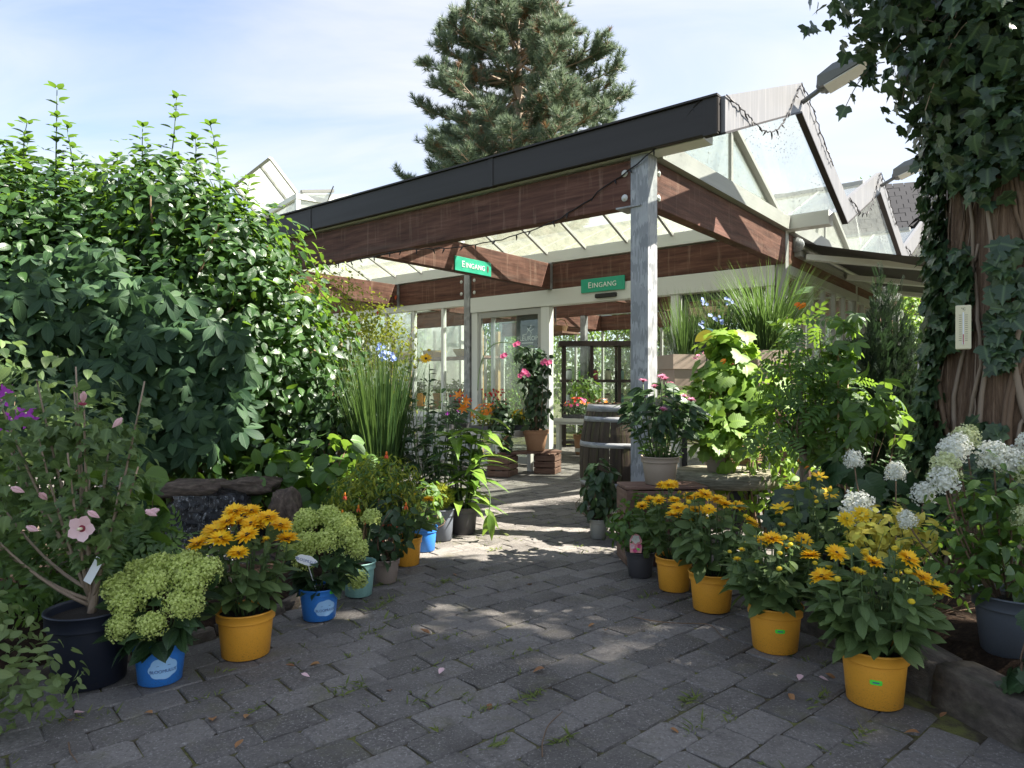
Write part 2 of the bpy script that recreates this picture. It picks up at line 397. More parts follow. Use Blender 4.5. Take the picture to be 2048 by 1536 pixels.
    def scatter(s, T, pos, axis, nor, scl, mi=0):
        V, F, uv = T; pos = np.asarray(pos, float); N = len(pos)
        if N == 0: return s
        B = frames(axis, nor); scl = np.broadcast_to(np.asarray(scl, float).reshape(-1, 1, 1) if np.ndim(scl) else np.full((1, 1, 1), scl), (N, 1, 1))
        P = np.einsum('nij,kj->nki', B, V) * scl + pos[:, None, :]
        k = len(V); off = (np.arange(N) * k)[:, None, None]
        t = np.array([f for f in F if len(f) == 3], int); q = np.array([f for f in F if len(f) == 4], int)
        return s.add(P.reshape(-1, 3), tri=(t[None] + off).reshape(-1, 3) if len(t) else None, quad=(q[None] + off).reshape(-1, 4) if len(q) else None, uv=np.tile(uv, (N, 1)), mi=mi)
    def mesh(s, name, mats, smooth=False):
        me = bpy.data.meshes.new(name)
        if not s.V: return me
        V = np.concatenate(s.V); UV = np.concatenate(s.UV)
        me.vertices.add(len(V)); me.vertices.foreach_set('co', V.astype(np.float32).ravel())
        loops = []; tot = []; mis = []
        for f, mi in s.T: loops.append(f.ravel()); tot.append(np.full(len(f), 3)); mis.append(np.full(len(f), mi))
        for f, mi in s.Q: loops.append(f.ravel()); tot.append(np.full(len(f), 4)); mis.append(np.full(len(f), mi))
        for f, mi in s.G: loops.append(np.array(f)); tot.append(np.array([len(f)])); mis.append(np.array([mi]))
        loops = np.concatenate(loops); tot = np.concatenate(tot); mis = np.concatenate(mis)
        me.loops.add(len(loops)); me.loops.foreach_set('vertex_index', loops.astype(np.int32))
        st = np.concatenate([[0], np.cumsum(tot)[:-1]])
        me.polygons.add(len(tot)); me.polygons.foreach_set('loop_start', st.astype(np.int32))
        me.polygons.foreach_set('material_index', mis.astype(np.int32))
        me.polygons.foreach_set('use_smooth', np.full(len(tot), bool(smooth)))
        ul = me.uv_layers.new(name='UVMap'); ul.data.foreach_set('uv', UV[loops].astype(np.float32).ravel())
        me.update(calc_edges=True)
        for m in ([mats] if isinstance(mats, str) else mats): me.materials.append(MAT[m])
        return me
    def build(s, name, mats, parent=None, smooth=False, loc=None, rotz=None, kind=None):
        return obj(name, s.mesh(name, mats, smooth), parent, loc, rotz, kind)

def frames(axis, nor):
    y = np.asarray(axis, float); y = y / (np.linalg.norm(y, axis=1, keepdims=True) + 1e-9)
    n = np.asarray(nor, float); x = np.cross(y, n)
    l = np.linalg.norm(x, axis=1, keepdims=True); x = np.where(l < 1e-5, np.cross(y, np.array((.3, .9, .2))), x); x = x / (np.linalg.norm(x, axis=1, keepdims=True) + 1e-9)
    z = np.cross(x, y)
    return np.stack([x, y, z], axis=2)

def obj(name, me, parent=None, loc=None, rotz=None, kind=None):
    o = bpy.data.objects.new(name, me); COL.objects.link(o)
    if parent is not None: o.parent = parent
    if loc is not None: o.location = loc
    if rotz is not None: o.rotation_euler = (0, 0, rotz)
    if kind: o['kind'] = kind
    return o
def tag(o, label, cat, group=None):
    o['label'] = label; o['category'] = cat
    if group: o['group'] = group
    return o
def thing(name, label, cat, loc=(0, 0, 0), rotz=0, group=None):
    return tag(obj(name, None, None, loc, rotz), label, cat, group)

# ------------------------------------------------------------------ leaf templates
def leaf_t(W=.5, rows=4, fold=.18, droop=.25, prof='ovate', stalk=0.0, wave=0.0):
    V = [(0, stalk * 0, 0)]; uv = [(.5, 0)]; F = []
    ts = np.linspace(0, 1, rows + 2)[1:-1]
    for t in ts:
        if prof == 'ovate': w = math.sin(math.pi * t ** .75) ** .85
        elif prof == 'obovate': w = math.sin(math.pi * t ** 1.35) ** .8
        elif prof == 'lance': w = math.sin(math.pi * t ** .65) ** 1.1
        elif prof == 'round': w = math.sin(math.pi * t ** .85) ** .55
        else: w = math.sin(math.pi * t)
        w *= W / 2; z = -droop * t * t; wv = wave * (1 if int(t * 20) % 2 else -1)
        V += [(-w, t, z + fold * w + wv), (0, t, z), (w, t, z + fold * w - wv)]; uv += [(.5 - .5 * w / (W / 2), t), (.5, t), (.5 + .5 * w / (W / 2), t)]
    V.append((0, 1, -droop)); uv.append((.5, 1))
    m = len(V) - 1
    F += [(0, 2, 1), (0, 3, 2)]
    for i in range(len(ts) - 1):
        a = 1 + 3 * i; F += [(a, a + 1, a + 4, a + 3), (a + 1, a + 2, a + 5, a + 4)]
    a = m - 3; F += [(a, a + 1, m), (a + 1, a + 2, m)]
    return np.array(V, float), F, np.array(uv, float)
def merge_t(parts):
    V = []; F = []; U = []; n = 0
    for (v, f, u) in parts:
        V.append(v); U.append(u); F += [tuple(i + n for i in q) for q in f]; n += len(v)
    return np.concatenate(V), F, np.concatenate(U)
def xf(T, scale=1, rz=0, rx=0, ry=0, off=(0, 0, 0)):
    V, F, U = T
    M = (Matrix.Rotation(rz, 3, 'Z') @ Matrix.Rotation(ry, 3, 'Y') @ Matrix.Rotation(rx, 3, 'X'))
    return (V * scale) @ np.array(M).T + np.array(off), F, U
def outline_t(pts, fold=.12, droop=.15):
    # fan leaf from an outline around (0,.45)
    c = np.array((0, .35, 0)); V = [c]; U = [(.5, .35)]
    for x, y in pts: V.append((x, y, fold * abs(x) - droop * y * y)); U.append((.5 + x * .5, y))
    n = len(pts); F = [(0, i + 1, (i + 1) % n + 1) for i in range(n)]
    return np.array(V, float), F, np.array(U, float)
T_ov = leaf_t(.55, 4); T_ov2 = leaf_t(.5, 2, .25, .2); T_lance = leaf_t(.26, 4, .2, .4, 'lance'); T_obov = leaf_t(.5, 4, .2, .45, 'obovate')
T_round = leaf_t(.9, 4, .12, .2, 'round'); T_rud = leaf_t(.5, 5, .2, .34, 'round', wave=.012); T_tiny = leaf_t(.5, 1, .3, .1)
T_canna = leaf_t(.3, 6, .25, .55, 'lance')
T_creeper = merge_t([xf(leaf_t(.42, 4, .2, .3, 'obovate'), s, R(a), off=(0, 0, 0)) for a, s in ((-95, .62), (-48, .88), (0, 1), (48, .88), (95, .62))])
T_ivy = outline_t([(0, -.02), (-.22, -.1), (-.42, .06), (-.55, .25), (-.3, .42), (-.36, .66), (-.14, .68), (0, 1), (.14, .68), (.36, .66), (.3, .42), (.55, .25), (.42, .06), (.22, -.1)])
T_grape = outline_t([(0, .02), (-.14, -.14), (-.36, -.12), (-.5, .06), (-.62, .24), (-.5, .36), (-.56, .58), (-.36, .62), (-.3, .8), (-.12, .78), (0, 1), (.12, .78), (.3, .8), (.36, .62), (.56, .58), (.5, .36), (.62, .24), (.5, .06), (.36, -.12), (.14, -.14)], .16, .3)
T_hib = outline_t([(0, 0), (-.2, .05), (-.34, .25), (-.3, .42), (-.42, .6), (-.2, .64), (-.1, .8), (0, 1), (.1, .8), (.2, .64), (.42, .6), (.3, .42), (.34, .25), (.2, .05)], .2, .3)
T_pinnate = merge_t([xf(leaf_t(.4, 2, .2, .2), .32, R(sg * 62), off=(0, y, -.12 * y * y)) for y in (.15, .32, .49, .66, .82) for sg in (-1, 1)] + [xf(leaf_t(.4, 2), .34, 0, off=(0, .9, -.1))])
T_blade = leaf_t(.014, 5, .3, .34, 'lance'); T_blade_s = leaf_t(.0105, 5, .3, .13, 'lance')
def needles(n, L, w, spread, seed, hemi=True):
    r = np.random.default_rng(seed); V = []; F = []; U = []
    for i in range(n):
        a = r.uniform(0, 2 * math.pi); e = r.uniform(0, spread); d = np.array((math.sin(e) * math.cos(a), math.cos(e), math.sin(e) * math.sin(a)))
        p = np.cross(d, r.normal(size=3)); p /= np.linalg.norm(p); b = np.array((0, r.uniform(-.35, .25), 0)) * L; k = len(V); l = L * r.uniform(.7, 1.1)
        V += [b - p * w, b + p * w, b + d * l]; F.append((k, k + 1, k + 2)); U += [(.4, .5)] * 3
    return np.array(V), F, np.array(U, float)
T_tuft = needles(34, 1., .045, 1.25, 3)
T_yew = merge_t([xf(leaf_t(.34, 1, 0, 0), .3, R(sg * 55), ry=R(rr), off=(0, y, 0)) for y in np.linspace(.02, .85, 8) for sg, rr in ((-1, 15), (1, -15))] + [xf(leaf_t(.2, 1, 0, 0), .26, 0, off=(0, .86, 0))])
def flower_t(np_, L, w, cup, layers=2, seed=1, droop=.12):
    r = np.random.default_rng(seed); ps = []
    for l in range(layers):
        for i in range(np_):
            a = 2 * math.pi * (i + .5 * l) / np_ + r.uniform(-.08, .08)
            ps.append(xf(leaf_t(w, 2, .25, droop, 'obovate'), L * r.uniform(.88, 1.08) * (1 - .12 * l), a, rx=R(cup + 14 * l + r.uniform(-9, 9)), off=(-math.sin(a) * .012 * 0, math.cos(a) * 0, .002 * l)))
    return merge_t(ps)

def mesh_of(T, name, mat, smooth=True):
    b = MB(); b.add(T[0], T[1], uv=T[2]); return b.mesh(name, mat, smooth)
_tm = {}
def tmesh(T, name, mat):
    k = (id(T[0]), mat)
    if k not in _tm: _tm[k] = mesh_of(T, name, mat)
    return _tm[k]
def foliage(root, T, pos, axis, nor, scl, mat, indiv=0, name='leaf', joined='foliage', kind='stuff'):
    pos = np.asarray(pos, float); axis = np.asarray(axis, float); nor = np.asarray(nor, float); N = len(pos); scl = np.broadcast_to(np.asarray(scl, float), (N,))
    if root is not None:
        rl = np.array(root.location); rz = root.rotation_euler.z
    idx = np.arange(N)
    if indiv:
        wp = pos + rl; v = wp - CAM; d = np.linalg.norm(v, axis=1) / scl
        infr = (v[:, 1] > .3) & (np.abs(v[:, 0]) < .76 * v[:, 1]) & (np.abs(v[:, 2]) < .58 * v[:, 1])
        order = np.argsort(np.where(infr, d, 1e6))[:indiv]
        order = order[infr[order]]
        me = tmesh(T, name, mat); B = frames(axis, nor)
        for i in order:
            o = bpy.data.objects.new(name, me); COL.objects.link(o); o.parent = root
            m = Matrix(B[i] * scl[i]).to_4x4(); m.translation = pos[i]; o.matrix_basis = m
        idx = np.setdiff1d(idx, order)
    if len(idx):
        b = MB(); b.scatter(T, pos[idx], axis[idx], nor[idx], scl[idx])
        return b.build(joined, mat, root, True, kind=kind)
def unit(v): v = np.asarray(v, float); return v / (np.linalg.norm(v, axis=-1, keepdims=True) + 1e-9)
def blob_pts(blobs, n, shell=.5, rough=.12, seed=0, freq=2.2):
    r = np.random.default_rng(seed); B = np.array(blobs, float); w = (B[:, 3] * B[:, 4] + B[:, 4] * B[:, 5] + B[:, 3] * B[:, 5]); w /= w.sum()
    k = r.choice(len(B), n, p=w); d = unit(r.normal(size=(n, 3)))
    q = 1 - shell * r.random(n) ** 1.6
    nz = np.array([mnoise.noise(Vector(x * freq) + Vector((3.1 * kk, 0, 0))) for x, kk in zip(d, k)])
    q = q * (1 + rough * 2 * nz)
    P = B[k, :3] + d * q[:, None] * B[k, 3:]
    N = unit(d / B[k, 3:])
    keep = np.ones(n, bool)
    for j in range(len(B)):
        e = (((P - B[j, :3]) / B[j, 3:]) ** 2).sum(1); keep &= ~((e < (1 - shell) ** 2 * .8) & (k != j))
    return P[keep], N[keep]
def leaf_dirs(N, seed=0, hang=.5, up=.45, jit=.5):
    r = np.random.default_rng(seed); n = len(N)
    nor = unit(N + np.array((0, 0, up)) + r.normal(size=(n, 3)) * jit)
    ax = unit(N * .5 + np.array((0, 0, -hang)) + r.normal(size=(n, 3)) * .6)
    ax = unit(ax - nor * (ax * nor).sum(1, keepdims=True))
    return ax, nor
def curve(p0, p1, bend=(0, 0, 0), n=6):
    p0, p1, bend = map(lambda v: np.array(v, float), (p0, p1, bend)); t = np.linspace(0, 1, n)[:, None]
    return p0 * (1 - t) + p1 * t + bend * (4 * t * (1 - t))
def text_mesh(body, size, mat, extrude=.001, spacing=1.0):
    cu = bpy.data.curves.new('lettering', 'FONT'); cu.body = body; cu.size = size; cu.align_x = 'CENTER'; cu.align_y = 'CENTER'; cu.extrude = extrude; cu.space_character = spacing; cu.resolution_u = 3
    o = bpy.data.objects.new('lettering', cu); me = bpy.data.meshes.new_from_object(o)
    bpy.data.objects.remove(o); bpy.data.curves.remove(cu); me.materials.clear(); me.materials.append(MAT[mat]); return me

# ------------------------------------------------------------------ ground, paving, beds
def struct(o): o['kind'] = 'structure'; return o
b = MB(); n = 24; g = np.linspace(-1, 1, n); g = np.sign(g) * np.abs(g) ** 3 * 500
V = [(x, y + 10, -.06) for y in g for x in g]
b.add(V, [(j * n + i, j * n + i + 1, (j + 1) * n + i + 1, (j + 1) * n + i) for j in range(n - 1) for i in range(n - 1)])
struct(b.build('ground', 'ground'))
LB = np.array([(0, -4.2), (2.2, -2.3), (2.62, -1.62), (2.95, -1.28), (3.35, -1.06), (4.0, -.9), (4.9, -.85), (5.5, -1.05), (6.3, -2.2), (7.2, -6.5), (40, -7)])
RB = np.array([(0, 1.9), (1.5, 1.64), (2.0, 1.53), (3.0, 1.33), (3.95, 1.2), (4.12, 2.4), (4.3, 9), (40, 12)])
xl = lambda y: np.interp(y, LB[:, 0], LB[:, 1]); xr = lambda y: np.interp(y, RB[:, 0], RB[:, 1])
ys = np.linspace(.2, 16, 80); V = []; 
for y in ys: V += [(xl(y) - .06, y, -.0085), (xr(y) + .05, y, -.0085)]
b = MB(); b.add(V, [(2 * i, 2 * i + 1, 2 * i + 3, 2 * i + 2) for i in range(len(ys) - 1)])
yard = struct(b.build('paved_yard', 'joint'))
ang = R(90 - 49); rd = np.array((math.cos(ang), math.sin(ang))); sd = np.array((-rd[1], rd[0]))
LX, LY, GAP = .205, .144, .0042
def paver_mesh(kind):
    r = np.random.default_rng(kind); x, y = (LX - GAP) / 2, (LY - GAP) / 2; c = .013
    def ring(ins, z):
        return [(sx * (x - ins) - (sx * c if fl else 0), sy * (y - ins) - (0 if fl else sy * c), z) for sx, sy, fl in ((1, 1, 0), (1, 1, 1), (-1, 1, 1), (-1, 1, 0), (-1, -1, 0), (-1, -1, 1), (1, -1, 1), (1, -1, 0))]
    V = np.array(ring(0, -.06) + ring(0, -.005) + ring(.005, 0)); V[:, :2] += r.normal(size=(24, 2)) * .0022; V[16:, 2] += r.normal(size=8) * .0012
    F = [(k * 8 + i, k * 8 + (i + 1) % 8, k * 8 + 8 + (i + 1) % 8, k * 8 + 8 + i) for k in range(2) for i in range(8)]
    F.append(tuple(range(16, 24)))
    return V, F
PV = [paver_mesh(k) for k in range(6)]
PM = []
for V, F in PV: q = MB(); q.add(V, F); PM.append(q.mesh('paver', 'paver'))
cells = []
for j in range(-90, 125):
    for i in range(-95, 95):
        c = rd * (i + .5 * (j % 2)) * LX + sd * j * LY
        if .6 < c[1] < 13 and xl(c[1]) - .02 < c[0] < xr(c[1]) - .03: cells.append((c[0], c[1]))
cells = np.array(cells)
vis = (cells[:, 1] > 1.45) & (np.abs(cells[:, 0]) < .78 * cells[:, 1] + .1)
dist = np.where(vis, np.hypot(cells[:, 0], cells[:, 1]), 1e4); order = np.argsort(dist)
r = np.random.default_rng(5)
rest = MB()
for q, i in enumerate(order):
    k = r.integers(6); a = ang + r.normal() * .012 + (math.pi if r.random() < .5 else 0)
    e = (np.clip(r.normal() * .006, -.014, .014), np.clip(r.normal() * .007, -.016, .016), a); p = (cells[i][0] + r.normal() * .002, cells[i][1] + r.normal() * .002, np.clip(r.normal() * .0015, -.003, .003) - .0018)
    if q < 300:
        o = obj('paver', PM[k], yard, p); o.rotation_euler = e
    elif cells[i][1] > 1.2:
        m = Matrix.Translation(p) @ Matrix.Rotation(a, 4, 'Z') @ Matrix.Rotation(e[1], 4, 'Y') @ Matrix.Rotation(e[0], 4, 'X'); V, F = PV[k]
        rest.add(V @ np.array(m.to_3x3()).T + np.array(p), F)
rest.build('far_pavers', 'paver', yard, kind='stuff')

def bed(name, fx, x0, x1, y0, y1, h, side):
    nx, ny = 60, 60; V = []; ok = []
    for y in np.linspace(y0, y1, ny):
        for t in np.linspace(0, 1, nx):
            e = fx(y); far = x0 if side < 0 else x1; x = e + (far - e) * t; d = abs(x - e)
            V.append((x, y, min(h, -.03 + d * .9) + .03 * mnoise.noise(Vector((x * 3, y * 3, 1))) * min(1, d * 4) + .015 * mnoise.noise(Vector((x * 13, y * 13, 1)))))
    b = MB(); F = [(j * nx + i, j * nx + i + 1, (j + 1) * nx + i + 1, (j + 1) * nx + i) for j in range(ny - 1) for i in range(nx - 1)]
    if side < 0: F = [f[::-1] for f in F]
    b.add(V, F); return struct(b.build(name, 'soil', None, True))
left_bed = bed('planting_bed', lambda y: xl(y) - .02, -8, 0, .3, 6.6, .12, -1)
right_bed = bed('planting_bed', lambda y: xr(y) + .12, 0, 7, .3, 4.05, .11, 1)
def rough_box(d, seed, bev=.02, amp=.012):
    r = np.random.default_rng(seed); n = 5; V = []; F = []
    def pt(u, v, w): return np.array((u, v, w))
    idx = {}
    def vid(p):
        k = tuple(np.round(p, 4))
        if k not in idx:
            q = np.array(p) * np.array(d) / 2; nn = np.array([mnoise.noise(Vector(q * 9) + Vector((seed, a * 7, 0))) for a in range(3)])
            c = sum(abs(abs(t) - 1) < 1e-6 for t in p); q = q * (1 - (.0 if c < 2 else (.05 if c == 2 else .1))) + nn * amp
            idx[k] = len(V); V.append(q)
        return idx[k]
    g = np.linspace(-1, 1, n)
    for ax in range(3):
        for sg in (-1, 1):
            for i in range(n - 1):
                for j in range(n - 1):
                    q = []
                    for a, bb in ((g[i], g[j]), (g[i + 1], g[j]), (g[i + 1], g[j + 1]), (g[i], g[j + 1])):
                        p = [0, 0, 0]; p[ax] = sg; p[(ax + 1) % 3] = a; p[(ax + 2) % 3] = bb; q.append(vid(p))
                    F.append(tuple(q) if sg > 0 else tuple(q[::-1]))
    return np.array(V), F
def edging(bedo, fx, y0, y1, step, w, h, z, off):
    y = y0; k = 0
    while y < y1:
        L = step * random.uniform(.8, 1.25); p0 = np.array((fx(y) + off, y)); p1 = np.array((fx(y + L) + off, y + L)); dd = p1 - p0; LL = np.linalg.norm(dd)
        V, F = rough_box((LL * .98, w, h), 40 + k, amp=.01); b = MB(); b.add(V, F)
        o = b.build('edging_stone', 'kerb', bedo, True, (*((p0 + p1) / 2), z)); o.rotation_euler = (random.uniform(-.03, .03), random.uniform(-.02, .02), math.atan2(dd[1], dd[0])); y += L; k += 1
edging(right_bed, xr, 1.3, 3.9, .42, .17, .2, .035, .07)
edging(left_bed, xl, 1.6, 5.2, .3, .14, .16, -.045, -.08)

# ------------------------------------------------------------------ garden centre pavilion (local x along the side, y along the front)
P0 = np.array((.96, 5.02)); BRZ = R(51)
vv = np.array((math.cos(BRZ), math.sin(BRZ))); uu = np.array((-vv[1], vv[0]))
def bw(bb, a, z=0): p = P0 + bb * vv + a * uu; return (p[0], p[1], z)
BAY, AE, AM = 3.1, -.618, 9.15
ZE, ZR = 2.9, 3.54
pav = thing('garden_pavilion', 'glass roofed garden centre pavilion with brown timber beams and galvanised posts', 'building', bw(0, 0, 0), BRZ)
def part(name, mb, mat, par=pav, smooth=False, loc=None): return mb.build(name, mat, par, smooth, loc)
# posts
def post(bb, a, w, z1, mat='galv', z0=0):
    m = MB(); m.box((bb, a, (z0 + z1) / 2), (w, w, z1 - z0), bev=.008); return part('post', m, mat)
p = post(0, 0, .14, 2.77)
m = MB(); m.box((0, 0, .006), (.24, .24, .012)); part('base_plate', m, 'galv', p)
m = MB(); m.box((0, .085, 2.392), (.17, .2, .012)); part('bearing_plate', m, 'galv', p)
post(0, 6.1, .12, 2.77); post(0, 9.1, .12, 2.77); post(BAY - .02, 4.55, .11, 2.78); post(BAY, 0, .1, 2.77, 'aluframe'); post(BAY, 9.1, .1, 2.77)
post(2 * BAY, 0, .1, 2.77, 'aluframe'); post(3 * BAY, 0, .1, 2.77, 'aluframe'); post(2 * BAY, 4.55, .1, 2.4); post(2 * BAY, 9.1, .1, 2.77); post(3 * BAY, 9.1, .1, 2.77)
# beams
def washers(par, pts, axis):
    for (x, y, z) in pts:
        m = MB(); prof = [(.004, .0), (.026, .0), (.026, .004), (.012, .005), (.011, .012), (.001, .012)]
        m.lathe(prof, 12); o = m.build('bolt', 'strip', par, True, (x, y, z)); o.rotation_euler = axis
def beam_u(bb, a0, a1, th=.1, z0=2.40, z1=2.74):
    m = MB(); m.box((bb, (a0 + a1) / 2, (z0 + z1) / 2), (th, a1 - a0, z1 - z0), bev=.006); return part('beam', m, 'beam')
def beam_v(a, b0, b1, th=.1, z0=2.40, z1=2.74):
    m = MB(); m.box(((b0 + b1) / 2, a, (z0 + z1) / 2), (b1 - b0, th, z1 - z0), bev=.006); return part('beam', m, 'beam')
AX_F = (0, -R(90), 0); AX_S = (R(90), 0, 0)
o = beam_u(0, .075, 9.0); washers(o, [(-.05, .13, 2.65), (-.05, .13, 2.47)], AX_F)
o = beam_v(0, .075, BAY - .06); washers(o, [(.13, -.05, 2.66), (.13, -.05, 2.475)], AX_S)
for k in (1, 2):
    beam_v(0, k * BAY + .06, (k + 1) * BAY - .06)
    for a in (3.05, 6.1): beam_v(a, k * BAY + .06, (k + 1) * BAY - .06)
for a in (3.05, 6.1):
    o = beam_v(a, .06, BAY - .08)
    m = MB(); m.box((BAY - .085, a - .03, 2.57), (.05, .05, .36)); part('beam_hanger', m, 'galv', o)
for k, cut in ((1, 4.55), (2, None), (3, None)):
    bb = k * BAY
    o = beam_u(bb, .06, 4.48 if cut else 9.05)
    if cut:
        washers(o, [(bb - .05, 4.42, 2.66), (bb - .05, 4.42, 2.48)], AX_F)
        o = beam_u(bb, 4.62, 9.05); washers(o, [(bb - .05, 4.68, 2.66), (bb - .05, 4.68, 2.48)], AX_F)
# gutters and gutter boards at the valleys
for k in range(4):
    bb = k * BAY
    m = MB(); w = .16
    m.box((bb, (AE + AM) / 2 + .06, 2.83), (w, AM - AE - .14, .145)); part('gutter', m, 'white' if k else 'strip')
# front fascia
m = MB(); m.box((-.115, (AE + AM) / 2, 2.875), (.05, AM - AE, .235), bev=.006); f = part('fascia', m, 'fascia')
m = MB(); m.box((-.1, (AE + AM) / 2, 3.0), (.12, AM - AE, .014)); part('fascia_cap', m, 'fascia', f)
m = MB(); m.box((-.1185, AE + .055, 2.88), (.055, .1, .262)); part('corner_trim', m, 'fascia', f)
for a_ in (1.35, 3.9, 6.6):
    m = MB(); m.box((-.1195, a_, 2.876), (.052, .05, .239)); part('joint_strap', m, 'fascia', f)
# roof panes and glazing bars
PW = .61
na = int(round((AM - AE) / PW))
def slab(name, p0, p1, w, th):
    # sheet from p0 to p1 (x,z) extruded along y by w
    d = np.array((p1[0] - p0[0], p1[1] - p0[1])); d /= np.linalg.norm(d); nn = np.array((-d[1], d[0])) * th
    q = [p0, p1, (p1[0] + nn[0], p1[1] + nn[1]), (p0[0] + nn[0], p0[1] + nn[1])]
    V = [(x, 0, z) for x, z in q] + [(x, w, z) for x, z in q]
    b = MB(); b.add(V, [(0, 1, 2, 3), (7, 6, 5, 4), (0, 4, 5, 1), (1, 5, 6, 2), (2, 6, 7, 3), (3, 7, 4, 0)]); return b
sl = {}
for s, (p0, p1) in enumerate((((.09, ZE), (BAY / 2 - .02, ZR)), ((BAY - .09, ZE), (BAY / 2 + .02, ZR)))):
    sl['p', s] = slab('', p0, p1, PW - .03, .006 if s == 0 else -.006).mesh('roof_pane', 'roofglass')
    sl['c', s] = slab('', p0, p1, PW - .03, .006 if s == 0 else -.006).mesh('roof_pane', 'gableglass')
    sl['b', s] = slab('', (p0[0], p0[1] - .036), (p1[0], p1[1] - .036), .032, .036 if s == 0 else -.036).mesh('glazing_bar', 'aluframe')
for k in range(3):
    for s in (0, 1):
        for j in range(na):
            a = AE + .03 + j * PW
            obj('roof_pane', sl['c' if j == 0 else 'p', s], pav, (k * BAY, a + .016, 0))
            obj('glazing_bar', sl['b', s], pav, (k * BAY, a - .016, 0))
    m = MB(); m.box((k * BAY + BAY / 2, (AE + AM) / 2 + .05, ZR + .012), (.09, AM - AE - .2, .05)); part('ridge_bar', m, 'aluframe')
    # barge boards, zigzag along the gable
    for (x0, z0, x1, z1) in ((-.1 if k == 0 else .0, 2.88, BAY / 2, 3.53), (BAY / 2, 3.53, BAY, 2.88)):
        V = []; 
        for y in (AE - .03, AE + .015):
            V += [(k * BAY + x0, y, z0 - .12), (k * BAY + x1, y, z1 - .12), (k * BAY + x1, y, z1 + .12), (k * BAY + x0, y, z0 + .12)]
        m = MB(); m.add(V, [(0, 1, 2, 3), (7, 6, 5, 4), (0, 4, 5, 1), (1, 5, 6, 2), (2, 6, 7, 3), (3, 7, 4, 0)]); part('barge_board', m, 'barge')
        m = MB(); V2 = []
        for y in (AE - .035, AE + .02):
            V2 += [(k * BAY + x0, y, z0 - .135), (k * BAY + x1, y, z1 - .135), (k * BAY + x1, y, z1 - .121), (k * BAY + x0, y, z0 - .121)]
        m.add(V2, [(0, 1, 2, 3), (7, 6, 5, 4), (0, 4, 5, 1), (1, 5, 6, 2), (2, 6, 7, 3), (3, 7, 4, 0)]); part('barge_edge', m, 'fascia')
    # gable glazing at a=0
    def gz(x): return ZE + (ZR - ZE) * (1 - abs(x - BAY / 2) / (BAY / 2 - .09)) - .045
    gm = 'gableglass' if k == 0 else 'paleglass'
    xm = BAY / 2 + .1
    for (xa, xb) in ((.14, xm - .03), (xm + .03, BAY - .14)):
        xs = sorted({xa, xb} | ({BAY / 2} if xa < BAY / 2 < xb else set()))
        top = [(k * BAY + x, 0, gz(x)) for x in xs]; ring = [(k * BAY + xa, 0, ZE - .02)] + top + [(k * BAY + xb, 0, ZE - .02)]
        nr = len(ring); V = ring + [(x, .006, z) for x, y, z in ring]
        m = MB(); m.add(V, [tuple(range(nr)), tuple(range(2 * nr - 1, nr - 1, -1))] + [(i, i + nr, (i + 1) % nr + nr, (i + 1) % nr) for i in range(nr)]); part('gable_pane', m, gm)
    m = MB(); m.box((k * BAY + xm, 0, (ZE + gz(xm)) / 2 - .03), (.045, .03, gz(xm) - ZE + .04)); part('gable_mullion', m, 'aluframe')
    m = MB(); m.box((k * BAY + BAY / 2, -.05, 2.815), (BAY - .17, .12, .14)); m.box((k * BAY + BAY / 2, -.075, 2.89), (BAY - .17, .02, .02)); part('gable_sill', m, 'aluframe')
    for sg in (-1, 1):
        m = MB(); x0 = BAY / 2 + sg * (BAY / 2 - .09)
        m.bar((k * BAY + x0, -.012, ZE - .03), (k * BAY + BAY / 2 + sg * .02, -.012, ZR - .03), .07, .05); part('gable_rafter', m, 'aluframe')
# door wall at b = BAY
BW = BAY + .02
def frame(name, b0, a0, a1, z0, z1, th=.06, mat='white', par=pav):
    m = MB(); m.box((b0, (a0 + a1) / 2, (z0 + z1) / 2), (th, a1 - a0, z1 - z0), bev=.004); return part(name, m, mat, par)
frame('door_header', BAY - .005, .06, 4.48, 2.18, 2.398, .13)
frame('door_jamb', BAY, 3.06, 3.2, 0, 2.178, .1); frame('door_jamb', BAY, 4.36, 4.475, 0, 2.178, .1)
frame('door_jamb', BAY, 1.18, 1.28, 0, 2.178, .1); frame('door_jamb', BAY, .07, .16, 0, 2.178, .1)
def leafdoor(a0, a1, off=0, mat='alu', z1=2.17):
    m = MB(); w = .05; z0 = .015
    for (ya, yb, za, zb) in ((a0, a0 + w, z0, z1), (a1 - w, a1, z0, z1), (a0 + w, a1 - w, z1 - .08, z1), (a0 + w, a1 - w, z0, z0 + .1)):
        m.box((BAY + off, (ya + yb) / 2, (za + zb) / 2), (.04, yb - ya, zb - za))
    d = part('door_leaf', m, mat)
    m = MB(); m.box((BAY + off, (a0 + a1) / 2, (z0 + z1) / 2 + .01), (.008, a1 - a0 - 2 * w - .002, z1 - z0 - .182)); part('door_pane', m, 'glass', d)
    return d
leafdoor(3.22, 4.14, .02); leafdoor(3.2, 4.34, -.03, 'aluframe')
leafdoor(.2, 1.16, .02, 'blackmetal')
m = MB(); m.box((BAY - .085, 2.15, 2.245), (.05, .3, .055), bev=.008); part('door_sensor', m, 'black')
# window wall left of the post
mull = [4.62, 5.1, 5.76, 6.42, 7.08, 7.74, 8.4, 9.03]
frame('window_rail', BAY, 4.62, 9.05, 2.3, 2.398, .08); frame('window_sill', BAY, 4.62, 9.05, .62, .7, .1)
frame('window_base', BAY, 4.62, 9.05, 0, .618, .06, 'aluframe')
for i, a in enumerate(mull):
    frame('window_mullion', BAY, a - .025, a + .025, .702, 2.298, .06)
    if i: 
        m = MB(); m.box((BAY + .005, (mull[i - 1] + a) / 2, 1.5), (.006, a - mull[i - 1] - .052, 1.594)); part('window_pane', m, 'glass')
